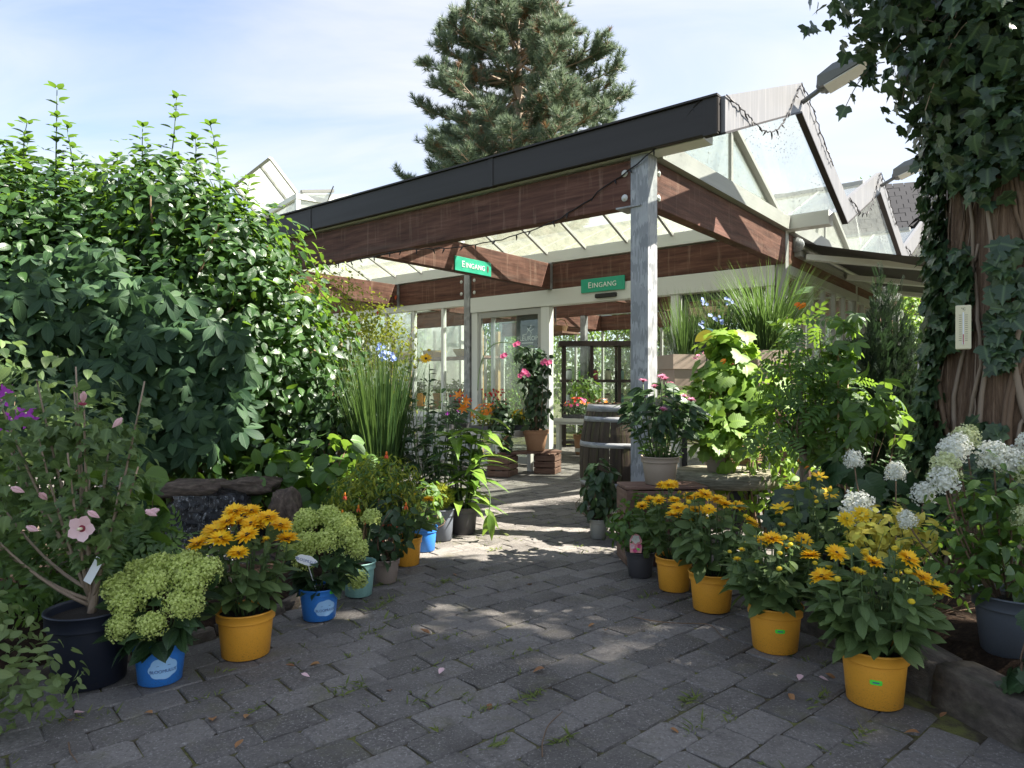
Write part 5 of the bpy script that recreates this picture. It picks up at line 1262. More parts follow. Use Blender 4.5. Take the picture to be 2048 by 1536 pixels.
# dark grey pot with rose label
G5 = (.735, 3.96, 0)
t = thing('potted_rose', 'leafy rose in a dark grey pot with a printed flower label', 'potted plant', G5); pot(t, 'pdark', .085, .145)
shrub('', '', '', None, [(0, 0, .25, .15, .14, .13), (.05, .05, .38, .14, .12, .1), (-.08, 0, .3, .12, .1, .1)], 420, T_ov, (.035, .06), 'midleaf', 121, t=t, indiv=60, base=(0, 0, .13), sr=.005)
lb = MB(); pts = [(-.03, -.05), (.03, -.05), (.034, -.02), (.033, .02), (.02, .045), (0, .055), (-.02, .045), (-.033, .02), (-.034, -.02)]; k = len(pts)
V = [(x, 0, z) for x, z in pts] + [(x, .002, z) for x, z in pts]; lb.add(V, [tuple(range(k)), tuple(range(2 * k - 1, k - 1, -1))] + [(i, i + k, (i + 1) % k + k, (i + 1) % k) for i in range(k)])
lo_ = lb.build('picture_label', 'tagpink', t, False, (-.045, -.115, .21)); lo_.rotation_euler = (R(-6), 0, R(-10))
flower_obj(lo_, F_hib, 'whitepetal', (0, -.003, .025), (0, -1, 0), .62, cmat='cream', cr=.006, ch=.004); flower_obj(lo_, F_hib, 'hotpink', (.018, -.003, -.012), (0, -1, 0), .32, cmat=None); flower_obj(lo_, F_hib, 'pinkpetal', (-.018, -.003, -.015), (0, -1, 0), .36, cmat=None)
flower_obj(lo_, F_hib, 'hotpink', (-.004, -.003, -.036), (0, -1, 0), .34, cmat=None)
m = MB(); m.box((.012, -.0045, -.03), (.018, .002, .01)); m.build('price_sticker', 'priceGreen', lo_)
# dark plant in a clear pot at the foot of the barrel
t = thing('potted_gardenia', 'dark drooping plant in a cloudy clear plastic pot before the barrel', 'potted plant', (.62, 4.95, 0)); pot(t, 'pclear', .07, .14)
shrub('', '', '', None, [(0, 0, .3, .13, .12, .16), (.01, 0, .47, .1, .1, .1)], 230, T_ov, (.06, .095), 'darkleaf', 122, t=t, indiv=70, hang=1.0, base=(0, 0, .12), sr=.005)
# barrel
bx, by = .89, 5.62
t = thing('wine_barrel', 'old mossy oak wine barrel with galvanised hoops behind the post', 'barrel', (bx, by, 0))
prof = lambda z: .265 + .075 * (1 - ((z - .475) / .475) ** 2)
ns = 22
for s in range(ns):
    a0, a1 = 2 * math.pi * s / ns + .006, 2 * math.pi * (s + 1) / ns - .006; V = []; zs = np.linspace(0, .95, 9)
    for z in zs:
        for a, q in ((a0, 0), ((a0 + a1) / 2, .0), (a1, 0)): V.append((prof(z) * math.cos(a), prof(z) * math.sin(a), z))
        V.append(((prof(z) - .03) * math.cos((a0 + a1) / 2), (prof(z) - .03) * math.sin((a0 + a1) / 2), z))
    F = []
    for i in range(8):
        for x, y in ((0, 1), (1, 2), (2, 3), (3, 0)): F.append((i * 4 + x, i * 4 + y, i * 4 + 4 + y, i * 4 + 4 + x))
    F += [(3, 2, 1, 0), (32, 33, 34, 35)]
    m = MB(); m.add(V, F); m.build('stave', 'barrel', t)
for z0, z1 in ((.005, .05), (.1, .14), (.3, .34), (.61, .65), (.81, .85), (.89, .945)):
    m = MB(); m.lathe([(prof(z0) - .002, z0), (prof(z0) + .004, z0), (prof(z1) + .004, z1), (prof(z1) - .002, z1)], 44); m.build('hoop', 'galv', t, True)
m = MB(); m.lathe([(.001, .915), (.245, .915), (.245, .89), (.001, .89)], 32); m.build('barrel_head', 'crate', t)
# crate with the bee balm
def crate(name, label, loc, w, d, h, rotz, nsl=3, group=None):
    t = thing(name, label, 'crate', loc, rotz, group); g = .012
    hs_ = (h - .02) / nsl
    for i in range(nsl):
        z = i * hs_ + hs_ / 2
        for (c, dm) in (((0, -d / 2, z), (w, .012, hs_ - g)), ((0, d / 2, z), (w, .012, hs_ - g)), ((-w / 2 + .006, 0, z), (.012, d - .014, hs_ - g)), ((w / 2 - .006, 0, z), (.012, d - .014, hs_ - g))):
            m = MB(); m.box(c, tuple(max(.004, x) for x in dm), bev=.002); m.build('slat', 'crate', t)
    for sx in (-1, 1):
        for sy in (-1, 1): m = MB(); m.box((sx * (w / 2 - .028), sy * (d / 2 - .022), h / 2 - .01), (.03, .03, h - .02)); m.build('corner_batten', 'crate', t)
    for i in range(4): m = MB(); y = -d / 2 + d * (i + .5) / 4; m.box((0, y, h - .01), (w + .004, d / 4 - .01, .018), bev=.003); m.build('top_slat', 'crate', t)
    return t
CR = (.93, 4.3, 0)
crate('wooden_crate', 'weathered wooden crate carrying the pink bee balm pot', CR, .5, .26, .48, R(4))
MO = (.92, 4.29, .48)
t = thing('potted_bee_balm', 'pink bee balm in a taupe pot on the wooden crate', 'potted plant', MO); pot(t, 'taupe', .118, .175, taper=.76)
tips, pts = stemmy(t, 131, 22, .085, .23, .5, .15); P, A, N, Sc = stem_leaves(pts, 131, 13, .05, .1, up=-.15, tmin=.35, tmax=.98); foliage(t, T_ov, P, A, N, Sc, 'darkleaf', indiv=80)
P, A, N, Sc = stem_leaves(pts, 132, 5, .04, .05, tmin=.0, tmax=.3); foliage(t, T_ov, P, A, N, Sc, 'midleaf', joined='low_foliage')
F_mon = [flower_t(16, .03, .22, 25, 2, 31, .3), flower_t(14, .028, .22, 35, 2, 32, .3)]
r = np.random.default_rng(133)
for i in (0, 1, 2, 4, 5, 7, 8, 10, 13, 16, 19): flower_obj(t, F_mon[i % 2], 'pinkmonarda', tips[i][0] + np.array((0, 0, .01)), unit(tips[i][1] + r.normal(size=3) * .15), 1.1, cmat='redcentre', cr=.009, ch=.009)
# round stone table with the vine
TB = (1.505, 4.86, 0)
t = thing('stone_table', 'round mossy stone slab table on dark iron legs', 'table', TB)
m = MB(); m.lathe([(.001, .40), (.33, .40), (.355, .415), (.362, .45), (.36, .48), (.345, .495), (.001, .497)], 48); m.build('top', 'tablestone', t, True)
for k in range(3): a = k * 2.094 + .5; m = MB(); m.box((math.cos(a) * .24, math.sin(a) * .24, .2), (.05, .05, .4)); m.build('leg', 'blackmetal', t)
VB = (1.43, 4.8, .497)
t = thing('potted_grape_vine', 'sunlit grape vine sprawling from a taupe pot on the stone table', 'potted plant', VB); pot(t, 'taupe', .088, .18)
bl = [(.05, 0, .42, .3, .24, .22), (.0, -.1, .26, .24, .16, .16), (.1, .05, .72, .24, .2, .24), (-.2, -.02, .42, .2, .15, .18), (.3, 0, .5, .2, .2, .2), (.1, .1, .9, .14, .14, .12)]
shrub('', '', '', None, bl, 430, T_grape, (.075, .13), 'brightleaf', 141, t=t, indiv=200, shell=.8, hang=.3, up=1.0, jit=.4, base=(0, 0, .16), sr=.006, nstem=22)
P = np.array([(-.02, -.13, z) for z in np.linspace(.12, -.13, 7)]) + np.random.default_rng(4).normal(size=(7, 3)) * .03; foliage(t, T_grape, P, np.tile((0, -.3, -1.), (7, 1)) + np.random.default_rng(5).normal(size=(7, 3)) * .3, np.tile((0, -1, .5), (7, 1)), np.linspace(.1, .06, 7), 'brightleaf', indiv=7)
r = np.random.default_rng(6); m = MB()
for k in range(40): p = np.array((.04, -.08, .2)) + r.normal(size=3) * np.array((.07, .02, .03)); m.tube([p, p + r.normal(size=3) * .04], .003, 4)
m.build('dry_tendrils', 'woodstem', t)
# bench with the three planters of grass
pb = thing('plank_bench', 'wooden plank bench carrying the taupe grass planters', 'bench', (1.86, 6.12, 0), R(8))
m = MB(); m.box((0, 0, .86), (1.5, .5, .04)); m.build('top', 'crate', pb)
for x in (-.68, .68):
    for y in (-.2, .2): m = MB(); m.box((x, y, .42), (.07, .07, .84)); m.build('leg', 'crate', pb)
def planter(label, x, y, w, h, z=.88):
    t = thing('planter', label, 'planter', (x, y, z), R(10), 'taupe square planters'); a, b2 = w / 2 * .74, w / 2
    V = []; 
    for s, zz in ((a, 0), (b2 * .93, h * .74), (b2 * .93, h * .741), (b2, h * .745), (b2 * 1.01, h), (b2 * .9, h), (b2 * .86, h * .8)): V += [(-s, -s, zz), (s, -s, zz), (s, s, zz), (-s, s, zz)]
    F = [(3, 2, 1, 0), (24, 25, 26, 27)] + [(4 * k + i, 4 * k + (i + 1) % 4, 4 * k + 4 + (i + 1) % 4, 4 * k + 4 + i) for k in range(6) for i in range(4)]
    m = MB(); m.add(V, F); m.build('box', 'taupe', t); m = MB(); m.box((0, 0, h * .84), (w * .84, w * .84, .02)); m.build('soil', 'potsoil', t)
    return t
t = planter('taupe square planter with slim upright grass beside the post', 1.5, 6.0, .36, .48); grassclump(t, (0, 0, .42), .1, .62, 260, .22, 151, T=T_blade_s)
t = planter('taupe planter with grass and blue plumbago in the middle', 1.86, 6.15, .34, .44); grassclump(t, (0, 0, .38), .12, .72, 200, .3, 152, T=T_blade_s)
P, N = blob_pts([(0, -.05, .7, .16, .12, .3)], 260, .8, .1, 153); ax, no_ = leaf_dirs(N, 153); foliage(t, T_ov, P, ax, no_, rng.uniform(.03, .05, len(P)), 'darkleaf', joined='plumbago_leaves')
mi_ = Matrix.Rotation(-R(10), 3, 'Z')
for x, y in ((1410, 602), (1458, 601), (1426, 632), (1438, 640), (1406, 648), (1420, 675)):
    for k in range(5): flower_obj(t, F_plum, 'bluepetal', mi_ @ Vector(px3(x + random.uniform(-8, 8), y + random.uniform(-7, 7), 5.9, t.location)), (random.uniform(-.4, .4), -1, .3), 1.25, cmat=None)
t = planter('taupe square planter with a wide arching clump of grass', 2.26, 6.12, .4, .52); grassclump(t, (0, 0, .46), .13, .82, 560, .3, 154)
# crescent moon plaque
t = thing('moon_plaque', 'round yellow and black plaque with a teal crescent moon', 'ornament', (1.62, 5.74, 1.36), R(-5))
m = MB(); m.lathe([(.001, 0), (.1, 0), (.1, .012), (.001, .012)], 30); o = m.build('disc', 'black', t, False, (0, 0, .1)); o.rotation_euler = (R(90), 0, 0)
V = [(math.cos(a) * .099, -.0145, .1 + math.sin(a) * .099) for a in np.linspace(0, math.pi, 16)]; m = MB(); m.add(V + [(x, -.0125, z) for x, y, z in V], [tuple(range(16)), tuple(range(31, 15, -1))]); m.build('upper_half', 'moonyellow', t)
V = []; 
for a in np.linspace(-1.5, 1.5, 16): V += [(math.cos(a) * .112, -.02, .1 + math.sin(a) * .112), (-.02 + math.cos(a) * .1 * (1 - .0 * a), -.02, .1 + math.sin(a) * .106)]
m = MB(); m.add(V + [(x, -.016, z) for x, y, z in V], [(2 * i, 2 * i + 1, 2 * i + 3, 2 * i + 2) for i in range(15)] + [(32 + 2 * i, 34 + 2 * i, 35 + 2 * i, 33 + 2 * i) for i in range(15)]); m.build('crescent', 'moonteal', t)
m = MB(); m.tube([(0, .0, -.46), (0, .0, .0)], .006, 5); m.build('stake', 'blackmetal', t)
# low plants on the bench front
t = thing('potted_sedum', 'pink headed flowering plant tucked below the grass planters', 'potted plant', (1.68, 5.42, 0)); pot(t, 'taupe', .16, .5)
shrub('', '', '', None, [(0, 0, .85, .2, .14, .28), (.15, 0, 1.05, .15, .12, .16), (-.1, 0, 1.1, .15, .12, .14)], 420, T_ov, (.04, .07), 'midleaf', 161, t=t, base=(0, 0, .4), sr=.006, indiv=20)
for x, y in ((1395, 712), (1410, 708), (1390, 718), (1455, 705), (1462, 712)): flower_obj(t, F_mon[0], 'pinkmonarda', px3(x, y, 5.3, t.location), (0, -.4, 1), .8, cmat=None)
F_rose = merge_t([xf(leaf_t(.9, 2, .2, .25, 'round'), .04 * s, R(a), rx=R(c)) for s, c, aa in ((1.2, 20, 0), (.95, 48, 36), (.6, 70, 10)) for a in range(aa, 360 + aa, 72)])
for x, y, s in ((1456, 722, 1.3), (1466, 730, 1.1), (1450, 735, 1.0), (1452, 768, .7)): flower_obj(t, F_rose, 'redpetal', px3(x, y, 5.2, t.location), (.2, -1, .4), s, cmat=None)
wb = thing('wicker_basket', 'brown wicker basket behind the grape vine', 'basket', (1.78, 5.35, 0)); m = MB()
for k in range(14): m.lathe([(.15 + .004 * k, .5 + .02 * k), (.157 + .004 * k, .505 + .02 * k), (.157 + .004 * k, .515 + .02 * k), (.15 + .004 * k, .519 + .02 * k)], 24)
m.build('weave', 'wicker', wb); m = MB(); m.lathe([(.001, 0), (.13, 0), (.14, .5), (.001, .5)], 20); m.build('stand', 'pdark', wb)
# trumpet vines and other tall plants on the right
def pinnate_tree(label, loc, H, bl, n, seed, fl=True, trunk_h=.5, mat='brightleaf', name='trumpet_vine', sc=(.13, .21)):
    t = thing(name, label, 'shrub', loc); m = MB(); r = np.random.default_rng(seed)
    m.tube(curve((0, 0, 0), (.0, 0, trunk_h), (.015, 0, 0), 8), np.linspace(.024, .018, 8), 8); m.tube(curve((.02, .01, 0), (-.01, .01, trunk_h + .5), (-.02, 0, 0), 8), np.linspace(.014, .008, 8), 6); m.build('trunk', 'greystem', t, True)
    shrub('', '', '', None, bl, n, T_pinnate, sc, mat, seed, t=t, shell=.85, indiv=120, base=(0, 0, trunk_h), sr=.007, nstem=24, hang=.15, up=.9, jit=.35)
    return t
CV = (1.8, 4.25, .05)
t = pinnate_tree('trumpet vine trained as a small tree with feathery bright leaves', CV, 1.6, [(-.02, 0, 1.12, .22, .2, .28), (.05, 0, .85, .24, .22, .22), (0, 0, 1.4, .12, .12, .2), (.2, .05, 1.0, .18, .16, .2), (-.12, .05, .75, .2, .18, .18)], 190, 171, mat='midleaf', trunk_h=.62)
for x, y, s in ((1600, 605, .8), (1605, 609, .7), (1612, 606, .7), (1452, 718, .6)): flower_obj(t, F_bell, 'orange', px3(x, y, 4.1, CV), (.4, -.4, .4), 1.3, cmat=None)
t = shrub('potted_hibiscus', 'tall staked shrub with fingered sunlit leaves beside the yew', 'shrub', (1.98, 4.15, .05), [(0, 0, 1.2, .2, .2, .2), (.05, 0, .95, .3, .25, .2), (-.08, 0, .7, .25, .2, .2), (.25, -.02, .85, .22, .15, .16), (.02, 0, 1.45, .1, .1, .08)], 150, T_creeper, (.07, .12), 'midleaf', 172, indiv=110, shell=.9, hang=.5, nstem=18, sr=.006, up=.8)
for x in (-.02, .02): m = MB(); m.tube([(x, -.02, 0), (x * 1.4, -.02, 1.25)], .007, 6); m.build('stake', 'bamboo', t, True)
for p in ((.12, -.2, .5), (.15, -.18, .44), (.1, -.2, .38), (-.3, -.15, .62), (-.28, -.2, .58)): flower_obj(t, F_bell, 'orange', p, (.2, -.5, .6), 1.1, cmat=None)
shrub('oakleaf_hydrangea', 'dark shrub with big drooping lobed leaves behind the rudbeckias', 'shrub', (1.78, 3.62, .1), [(0, 0, .42, .26, .2, .24), (.12, -.05, .25, .28, .2, .22), (-.2, 0, .3, .22, .18, .22)], 150, T_grape, (.1, .17), 'darkleaf', 173, indiv=100, hang=.9, nstem=10, sr=.007)
shrub('leafy_shrub', 'sunlit understorey shrub between the stone table and the staked plant', 'shrub', (1.72, 4.72, 0), [(0, 0, .5, .3, .25, .45), (.3, .1, .4, .3, .3, .4)], 700, T_ov, (.045, .08), 'brightleaf', 174, indiv=60)
def yew(label, loc, H, w, seed, lobes):
    t = thing('columnar_yew', label, 'yew', loc, 0, 'columnar yews'); r = np.random.default_rng(seed)
    bl = [(x, y, h * H * .5, w * s, w * s, h * H * .52) for x, y, h, s in lobes]; P, N = blob_pts(bl, 7500, .6, .22, seed, 4)
    ok = P[:, 2] > .03; P = P[ok]; N = N[ok]
    ax = unit(N * .5 + np.array((0, 0, 1.1)) + r.normal(size=P.shape) * .3); m = MB(); m.scatter(T_yew, P, ax, unit(N + r.normal(size=P.shape) * .5), r.uniform(.05, .09, len(P))); m.build('foliage', 'yew', t, kind='stuff')
    m = MB()
    for x, y, h, s in lobes: m.tube(curve((0, 0, 0), (x, y, h * H * .9), (0, 0, 0), 6), np.linspace(.02, .005, 6), 6)
    m.build('trunks', 'woodstem', t, True)
yew('tall columnar yew with several pointed leaders under the awning', (2.85, 5.25, .05), 1.75, .17, 181, ((-.05, 0, 1, .85), (.06, .03, .98, .7), (.14, 0, .86, .7), (-.13, 0, .8, .6), (.02, -.04, .6, 1.2)))
yew('shorter columnar yew close to the ivy covered trunk', (3.35, 5.45, .05), 1.12, .17, 182, ((0, 0, 1, 1), (.1, 0, .8, .9), (-.1, 0, .85, .8)))
yew('slim dark yew in the gap between the two other yews', (3.15, 6.4, .05), 1.5, .11, 183, ((0, 0, 1, 1), (.08, 0, .8, .8)))
shrub('dark_shrub', 'shaded evergreen shrub filling the bed behind the hydrangeas', 'shrub', (2.35, 4.75, .05), [(0, 0, .3, .35, .3, .35), (.6, .1, .3, .4, .3, .38)], 900, T_ov2, (.04, .07), 'darkleaf', 184)
t = thing('garden_notice', 'small white laminated notice on a stick by the yews', 'notice', (3.12, 5.15, .05), R(-20)); m = MB(); m.box((0, 0, 1.17), (.165, .004, .115), np.array(Matrix.Rotation(.05, 3, 'Y'))); m.build('sheet', 'tagwhite', t)
m = MB(); m.box((0, .006, .6), (.016, .008, 1.2)); m.build('stick', 'bamboo', t)
for k in range(4): m = MB(); m.box((-.01, -.0035, 1.2 - k * .02), (.11 - .02 * (k % 2), .001, .003)); m.build('printed_line', 'textblue', t)
# white hydrangeas in the raised bed
HY = (1.83, 2.52, .1)
wh = [(.02, 0, .72, .055), (-.17, -.02, .68, .055), (-.06, .08, .75, .05), (-.12, .03, .73, .05), (.13, -.05, .67, .06), (.08, .0, .7, .05), (-.2, -.06, .64, .05), (.05, -.12, .52, .048), (-.26, .06, .48, .035), (.2, .05, .75, .06), (.0, .12, .78, .05)]
hydrangea('white and cream panicle hydrangea in a grey pot on the raised bed', HY, .13, .23, 'pgrey', wh, 191, 'midleaf', .075, 12, ('white', 'cream', 'white'), taper=.76, stemmat='woodstem', indiv=60)
t = bpy.data.objects[[o.name for o in bpy.data.objects if o.get('label', '').startswith('white and cream panicle')][0]]
P, N = blob_pts([(-.06, 0, .56, .27, .2, .16), (.1, 0, .5, .24, .2, .2), (-.12, -.05, .38, .2, .16, .14)], 520, .95, .1, 196); A, N = leaf_dirs(N, 196, .3, .6, .5); foliage(t, T_ov, P, A, N, rng.uniform(.035, .065, len(P)), 'midleaf', indiv=100, joined='outer_foliage')
hydrangea('white panicle hydrangea with one big head leaning over the rudbeckias', (1.72, 3.1, .1), .1, .12, 'pdark', [(-.22, -.12, .44, .065), (.06, .1, .58, .04), (-.06, .25, .62, .04), (.1, -.05, .5, .045)], 192, 'midleaf', .08, 9, 'white', stemmat='woodstem')
t = shrub('variegated_euonymus', 'golden variegated euonymus squeezed behind the front orange pot', 'shrub', (1.5, 2.78, .1), [(0, 0, .42, .13, .1, .1), (.09, -.02, .38, .14, .1, .1), (-.07, 0, .36, .11, .08, .1)], 260, T_ov, (.035, .055), 'variegated', 193, indiv=60, hang=-.3, smat='stem', sr=.004)
t = thing('dahlia', 'pair of double yellow dahlia blooms above the euonymus', 'flower', (1.47, 2.95, .1)); m = MB(); F_dah = flower_t(16, .034, .3, 15, 4, 55)
for x, y, s in ((1692, 1040, 1.15), (1722, 1030, 1.2)):
    p = px3(x, y, 2.78, t.location); m.tube(curve((0, 0, 0), p, (.02, .02, .03), 7), .0035, 5); flower_obj(t, F_dah, 'rudyellow', p, (-.1, -.75, .6), s, cmat='budgreen', cr=.008, ch=.012)
m.build('stems', 'stem', t, True); P = np.array([(random.uniform(-.08, .08), random.uniform(-.1, .05), random.uniform(.05, .35)) for _ in range(26)]); foliage(t, T_ov, P, rng.normal(size=P.shape), np.tile((0, -.4, 1.), (26, 1)), .08, 'midleaf')
shrub('bramble', 'loose twiggy shrub with small leaves along the stone edging', 'shrub', (1.78, 2.95, .1), [(0, 0, .3, .3, .3, .25), (.15, -.2, .2, .2, .2, .15)], 260, T_ov, (.03, .05), 'midleaf', 194, indiv=60, nstem=26, sr=.004, shell=.95)
shrub('ivy_plant', 'dark leafy plant at the corner of the raised bed', 'shrub', (1.66, 2.12, .09), [(.06, 0, .2, .15, .14, .2), (.02, .02, .04, .12, .12, .12)], 110, T_grape, (.06, .1), 'darkleaf', 195, indiv=70, nstem=8, sr=.005)

# ------------------------------------------------------------------ under the canopy and indoors
def table(label, b0, a0, lb_, la, h, group='white nursery tables'):
    t = thing('nursery_table', label, 'table', bw(b0, a0), BRZ, group)
    m = MB(); m.box((0, 0, h - .02), (lb_, la, .03)); m.build('top', 'tablewhite', t)
    for (c, d) in (((-lb_ / 2 + .01, 0, h), (.02, la, .09)), ((lb_ / 2 - .01, 0, h), (.02, la, .09)), ((0, -la / 2 + .01, h), (lb_ - .042, .02, .09)), ((0, la / 2 - .01, h), (lb_ - .042, .02, .09))): m = MB(); m.box(c, d); m.build('edge_board', 'tablewhite', t)
    for sx in (-1, 1):
        for sy in (-1, 1): m = MB(); m.box((sx * (lb_ / 2 - .06), sy * (la / 2 - .06), (h - .036) / 2), (.06, .06, h - .037)); m.build('leg', 'tablewhite', t)
    m = MB(); m.box((0, 0, .12), (.04, la - .2, .05)); m.build('stretcher', 'tablewhite', t); return t
table('white table of bedding flowers outside the sliding door', 2.25, 3.75, .75, 1.6, .5); table('white table of busy lizzies just inside the open door', 4.35, 2.95, .9, 1.3, .58)
def bedding(label, b0, a0, z, s, h, leaf, pet, seed, nf=26, kind='dome', name='bedding_plant'):
    t = thing(name, label, 'flowers', bw(b0, a0, z), BRZ, None); m = MB(); m.box((0, 0, .04), (s * 1.6, s * 1.6, .08)); m.build('tray', 'pdark', t)
    r = np.random.default_rng(seed); P, N = blob_pts([(0, 0, .08 + h * .4, s, s, h * .5)], 420, .7, .15, seed); P = P[P[:, 2] > .06]; d, n_ = leaf_dirs(unit(P + np.array((0, 0, .01))), seed); foliage(t, T_ov2, P, d, n_, r.uniform(.03, .06, len(P)), leaf)
    T = F_hib
    for i in range(nf):
        if kind == 'dome': v = unit(r.normal(size=3)); v[2] = abs(v[2]); p = np.array((0, 0, .08 + h * .4)) + v * np.array((s, s, h * .58)); flower_obj(t, T, pet if isinstance(pet, str) else pet[i % len(pet)], p, v, r.uniform(.4, .75), cmat=None)
        else: x, y = r.normal(size=2) * s * .5; p = (x, y, .08 + h * r.uniform(.5, 1.25)); flower_obj(t, T, pet if isinstance(pet, str) else pet[i % len(pet)], p, (r.normal(), r.normal(), .6), r.uniform(.35, .55), cmat=None)
    return t
bedding('tray of small orange flowers on the outside table', 2.1, 3.35, .52, .2, .28, 'yellowleaf', 'orange', 201, 70); bedding('tray of red salvia spikes on the outside table', 2.42, 3.5, .52, .14, .38, 'darkleaf', 'redpetal', 202, 50, 'spike')
bedding('tray of purple and white flowers on the outside table', 2.08, 3.95, .52, .17, .2, 'darkleaf', ('purple', 'whitepetal'), 203, 24); bedding('tray of yellow marigolds on the outside table', 2.45, 3.08, .52, .13, .2, 'midleaf', 'rudpetal', 204, 24)
bedding('tray of dark red amaranth on the outside table', 2.4, 4.1, .52, .14, .36, 'darkleaf', ('redpetal', 'redcentre'), 205, 30, 'spike')
bedding('pink and orange busy lizzies just inside the door', 4.1, 3.3, .6, .2, .26, 'darkleaf', ('hotpink', 'orange', 'redpetal'), 206, 40); bedding('red busy lizzies on the indoor table', 4.12, 2.85, .6, .18, .24, 'darkleaf', ('redpetal', 'orange', 'pinkpetal'), 207, 36); bedding('orange busy lizzies at the end of the indoor table', 4.5, 2.5, .6, .16, .2, 'midleaf', ('orange', 'hotpink'), 208, 30)
# crate bench with the dipladenia
crate('wooden_crate', 'pale wooden crate under the left end of the plank', bw(2.0, 3.0), .36, .26, .26, BRZ + R(20), 3, 'crates by the door'); crate('wooden_crate', 'reddish wooden crate under the right end of the plank', bw(2.55, 2.72), .3, .26, .26, BRZ + R(20), 3, 'crates by the door')
t = thing('plank', 'weathered plank lying across the two crates by the door', 'plank', bw(2.3, 2.85, .261), BRZ - R(27)); m = MB(); m.box((0, 0, .015), (.85, .22, .03), bev=.004); m.build('board', 'crate', t)
DP = bw(2.38, 2.78, .292)
t = thing('potted_dipladenia', 'pink dipladenia trained up a column in a terracotta pot by the door', 'potted plant', DP); pot(t, 'terracotta', .165, .26, taper=.66, lip=.18)
shrub('', '', '', None, [(0, 0, .45, .17, .16, .2), (0, 0, .72, .17, .16, .22), (-.02, 0, 1.0, .17, .16, .2), (-.1, 0, 1.2, .2, .16, .12), (.05, 0, 1.1, .15, .14, .12)], 420, T_ov, (.08, .13), 'darkleaf', 211, t=t, indiv=60, base=(0, 0, .2), sr=.008, hang=.8)
for x, y in ((1045, 748), (1052, 745), (1040, 752), (1005, 713), (1010, 710), (1030, 690), (1036, 687), (1085, 726), (1095, 727), (1100, 724), (1090, 722), (1056, 750), (1048, 742)): flower_obj(t, F_hib, 'hotpink', px3(x, y, 8.1, DP), (.1, -1, .3), .8, cmat=None)
m = MB(); m.tube(curve((-.1, 0, 1.25), (-.72, -.1, .75), (-.15, 0, .3), 14), .006, 5); m.build('runner', 'stem', t)
t = thing('potted_ivy', 'dark trailing plant in a pale clay pot beside the dipladenia', 'potted plant', bw(2.02, 3.02, .262 + .03)); pot(t, 'terracotta', .1, .2, taper=.7)
shrub('', '', '', None, [(0, 0, .32, .14, .13, .18), (-.02, 0, .5, .12, .11, .14), (.04, -.08, .1, .08, .06, .2)], 420, T_ivy, (.04, .07), 'darkleaf', 212, t=t, base=(0, 0, .18), sr=.005, hang=.9, indiv=30)
# display cabinet, shelves and things indoors
cbn = thing('display_cabinet', 'dark wooden display cabinet with glass doors inside the pavilion', 'cabinet', bw(6.5, 4.3), BRZ - R(52))
for x in (-.75, -.25, .25, .75):
    for y in (-.2, .2): m = MB(); m.box((x, y, .93), (.06, .06, 1.86)); m.build('upright', 'cabinet', cbn)
for z in (.08, .75, 1.2, 1.88): m = MB(); m.box((0, 0, z), (1.62, .48, .05) if z != 1.88 else (1.7, .56, .09)); m.build('shelf', 'cabinet', cbn)
for x in (-.5, 0, .5): m = MB(); m.box((x, -.2, 1.0), (.43, .006, 1.7)); m.build('glass_door', 'glass', cbn)
for i in range(12):
    x = -.65 + (i % 6) * .24; z = (.776, 1.226)[i // 6]; c = ('tagwhite', 'priceGreen', 'redpetal', 'cream', 'pteal', 'pyellow')[i % 6]
    t = thing('jar', '%s jar on the %s shelf of the display cabinet' % (('white', 'green', 'red', 'cream', 'teal', 'yellow')[i % 6], ('middle', 'upper')[i // 6]), 'jar', tuple(np.array(bw(6.5, 4.3, z)) + np.array(Matrix.Rotation(BRZ - R(52), 3, 'Z') @ Vector((x, .02, 0)))))
    m = MB(); m.lathe([(.001, 0), (.055, 0), (.058, .02), (.055, .15), (.035, .17), (.001, .17)], 14); m.build('body', c, t, True); m = MB(); m.lathe([(.036, .165), (.038, .2), (.001, .2)], 14); m.build('lid', 'blackmetal', t, True)
sh = thing('potting_shelf', 'long slatted potting shelf behind the left windows', 'shelf', bw(3.6, 6.6), BRZ)
for z in (.75, 1.55): m = MB(); m.box((0, 0, z), (.5, 4.2, .035)); m.build('board', 'crate', sh)
for y in (-2, 0, 2):
    for x in (-.2, .2): m = MB(); m.box((x, y, .98), (.06, .06, 1.96)); m.build('upright', 'bamboo', sh)
for i, (a, z, c, lb) in enumerate(((4.95, .768, 'tagwhite', 'white pot with a yellow rim'), (5.25, .768, 'pgrey', 'grey zinc pot'), (5.6, .768, 'terracotta', 'terracotta pot'), (6.1, .768, 'pyellow', 'orange pot'), (6.7, .768, 'taupe', 'taupe pot'))):
    t = thing('plant_pot', lb + ' on the potting shelf behind the window', 'pot', bw(3.52, a, z)); pot(t, c, .12, .22); shrub('', '', '', None, [(0, 0, .32, .12, .12, .12)], 120, T_ov, (.04, .07), 'midleaf', 220 + i, t=t, base=(0, 0, .18), sr=.004)
for i, (a, w_) in enumerate(((5.1, .5), (5.8, .6), (6.6, .55))):
    t = thing('straw_basket', ('round straw basket', 'wide straw hat basket', 'deep straw basket')[i] + ' on the upper potting shelf', 'basket', bw(3.6, a, 1.568)); m = MB(); m.lathe([(.001, 0), (.14, 0), (.2, .09), (.205, .12), (.19, .12), (.13, .02), (.001, .02)], 22); m.build('weave', 'straw', t)
rk = thing('basket_rack', 'hanging rack of rattan baskets below the indoor beam', 'rack', bw(4.6, 4.2, 1.95), BRZ); m = MB(); m.box((0, 0, 0), (.5, .9, .03)); m.build('board', 'crate', rk)
for x in (-.2, .2): m = MB(); m.box((x, 0, .23), (.02, .02, .44)); m.build('hanger', 'blackmetal', rk)
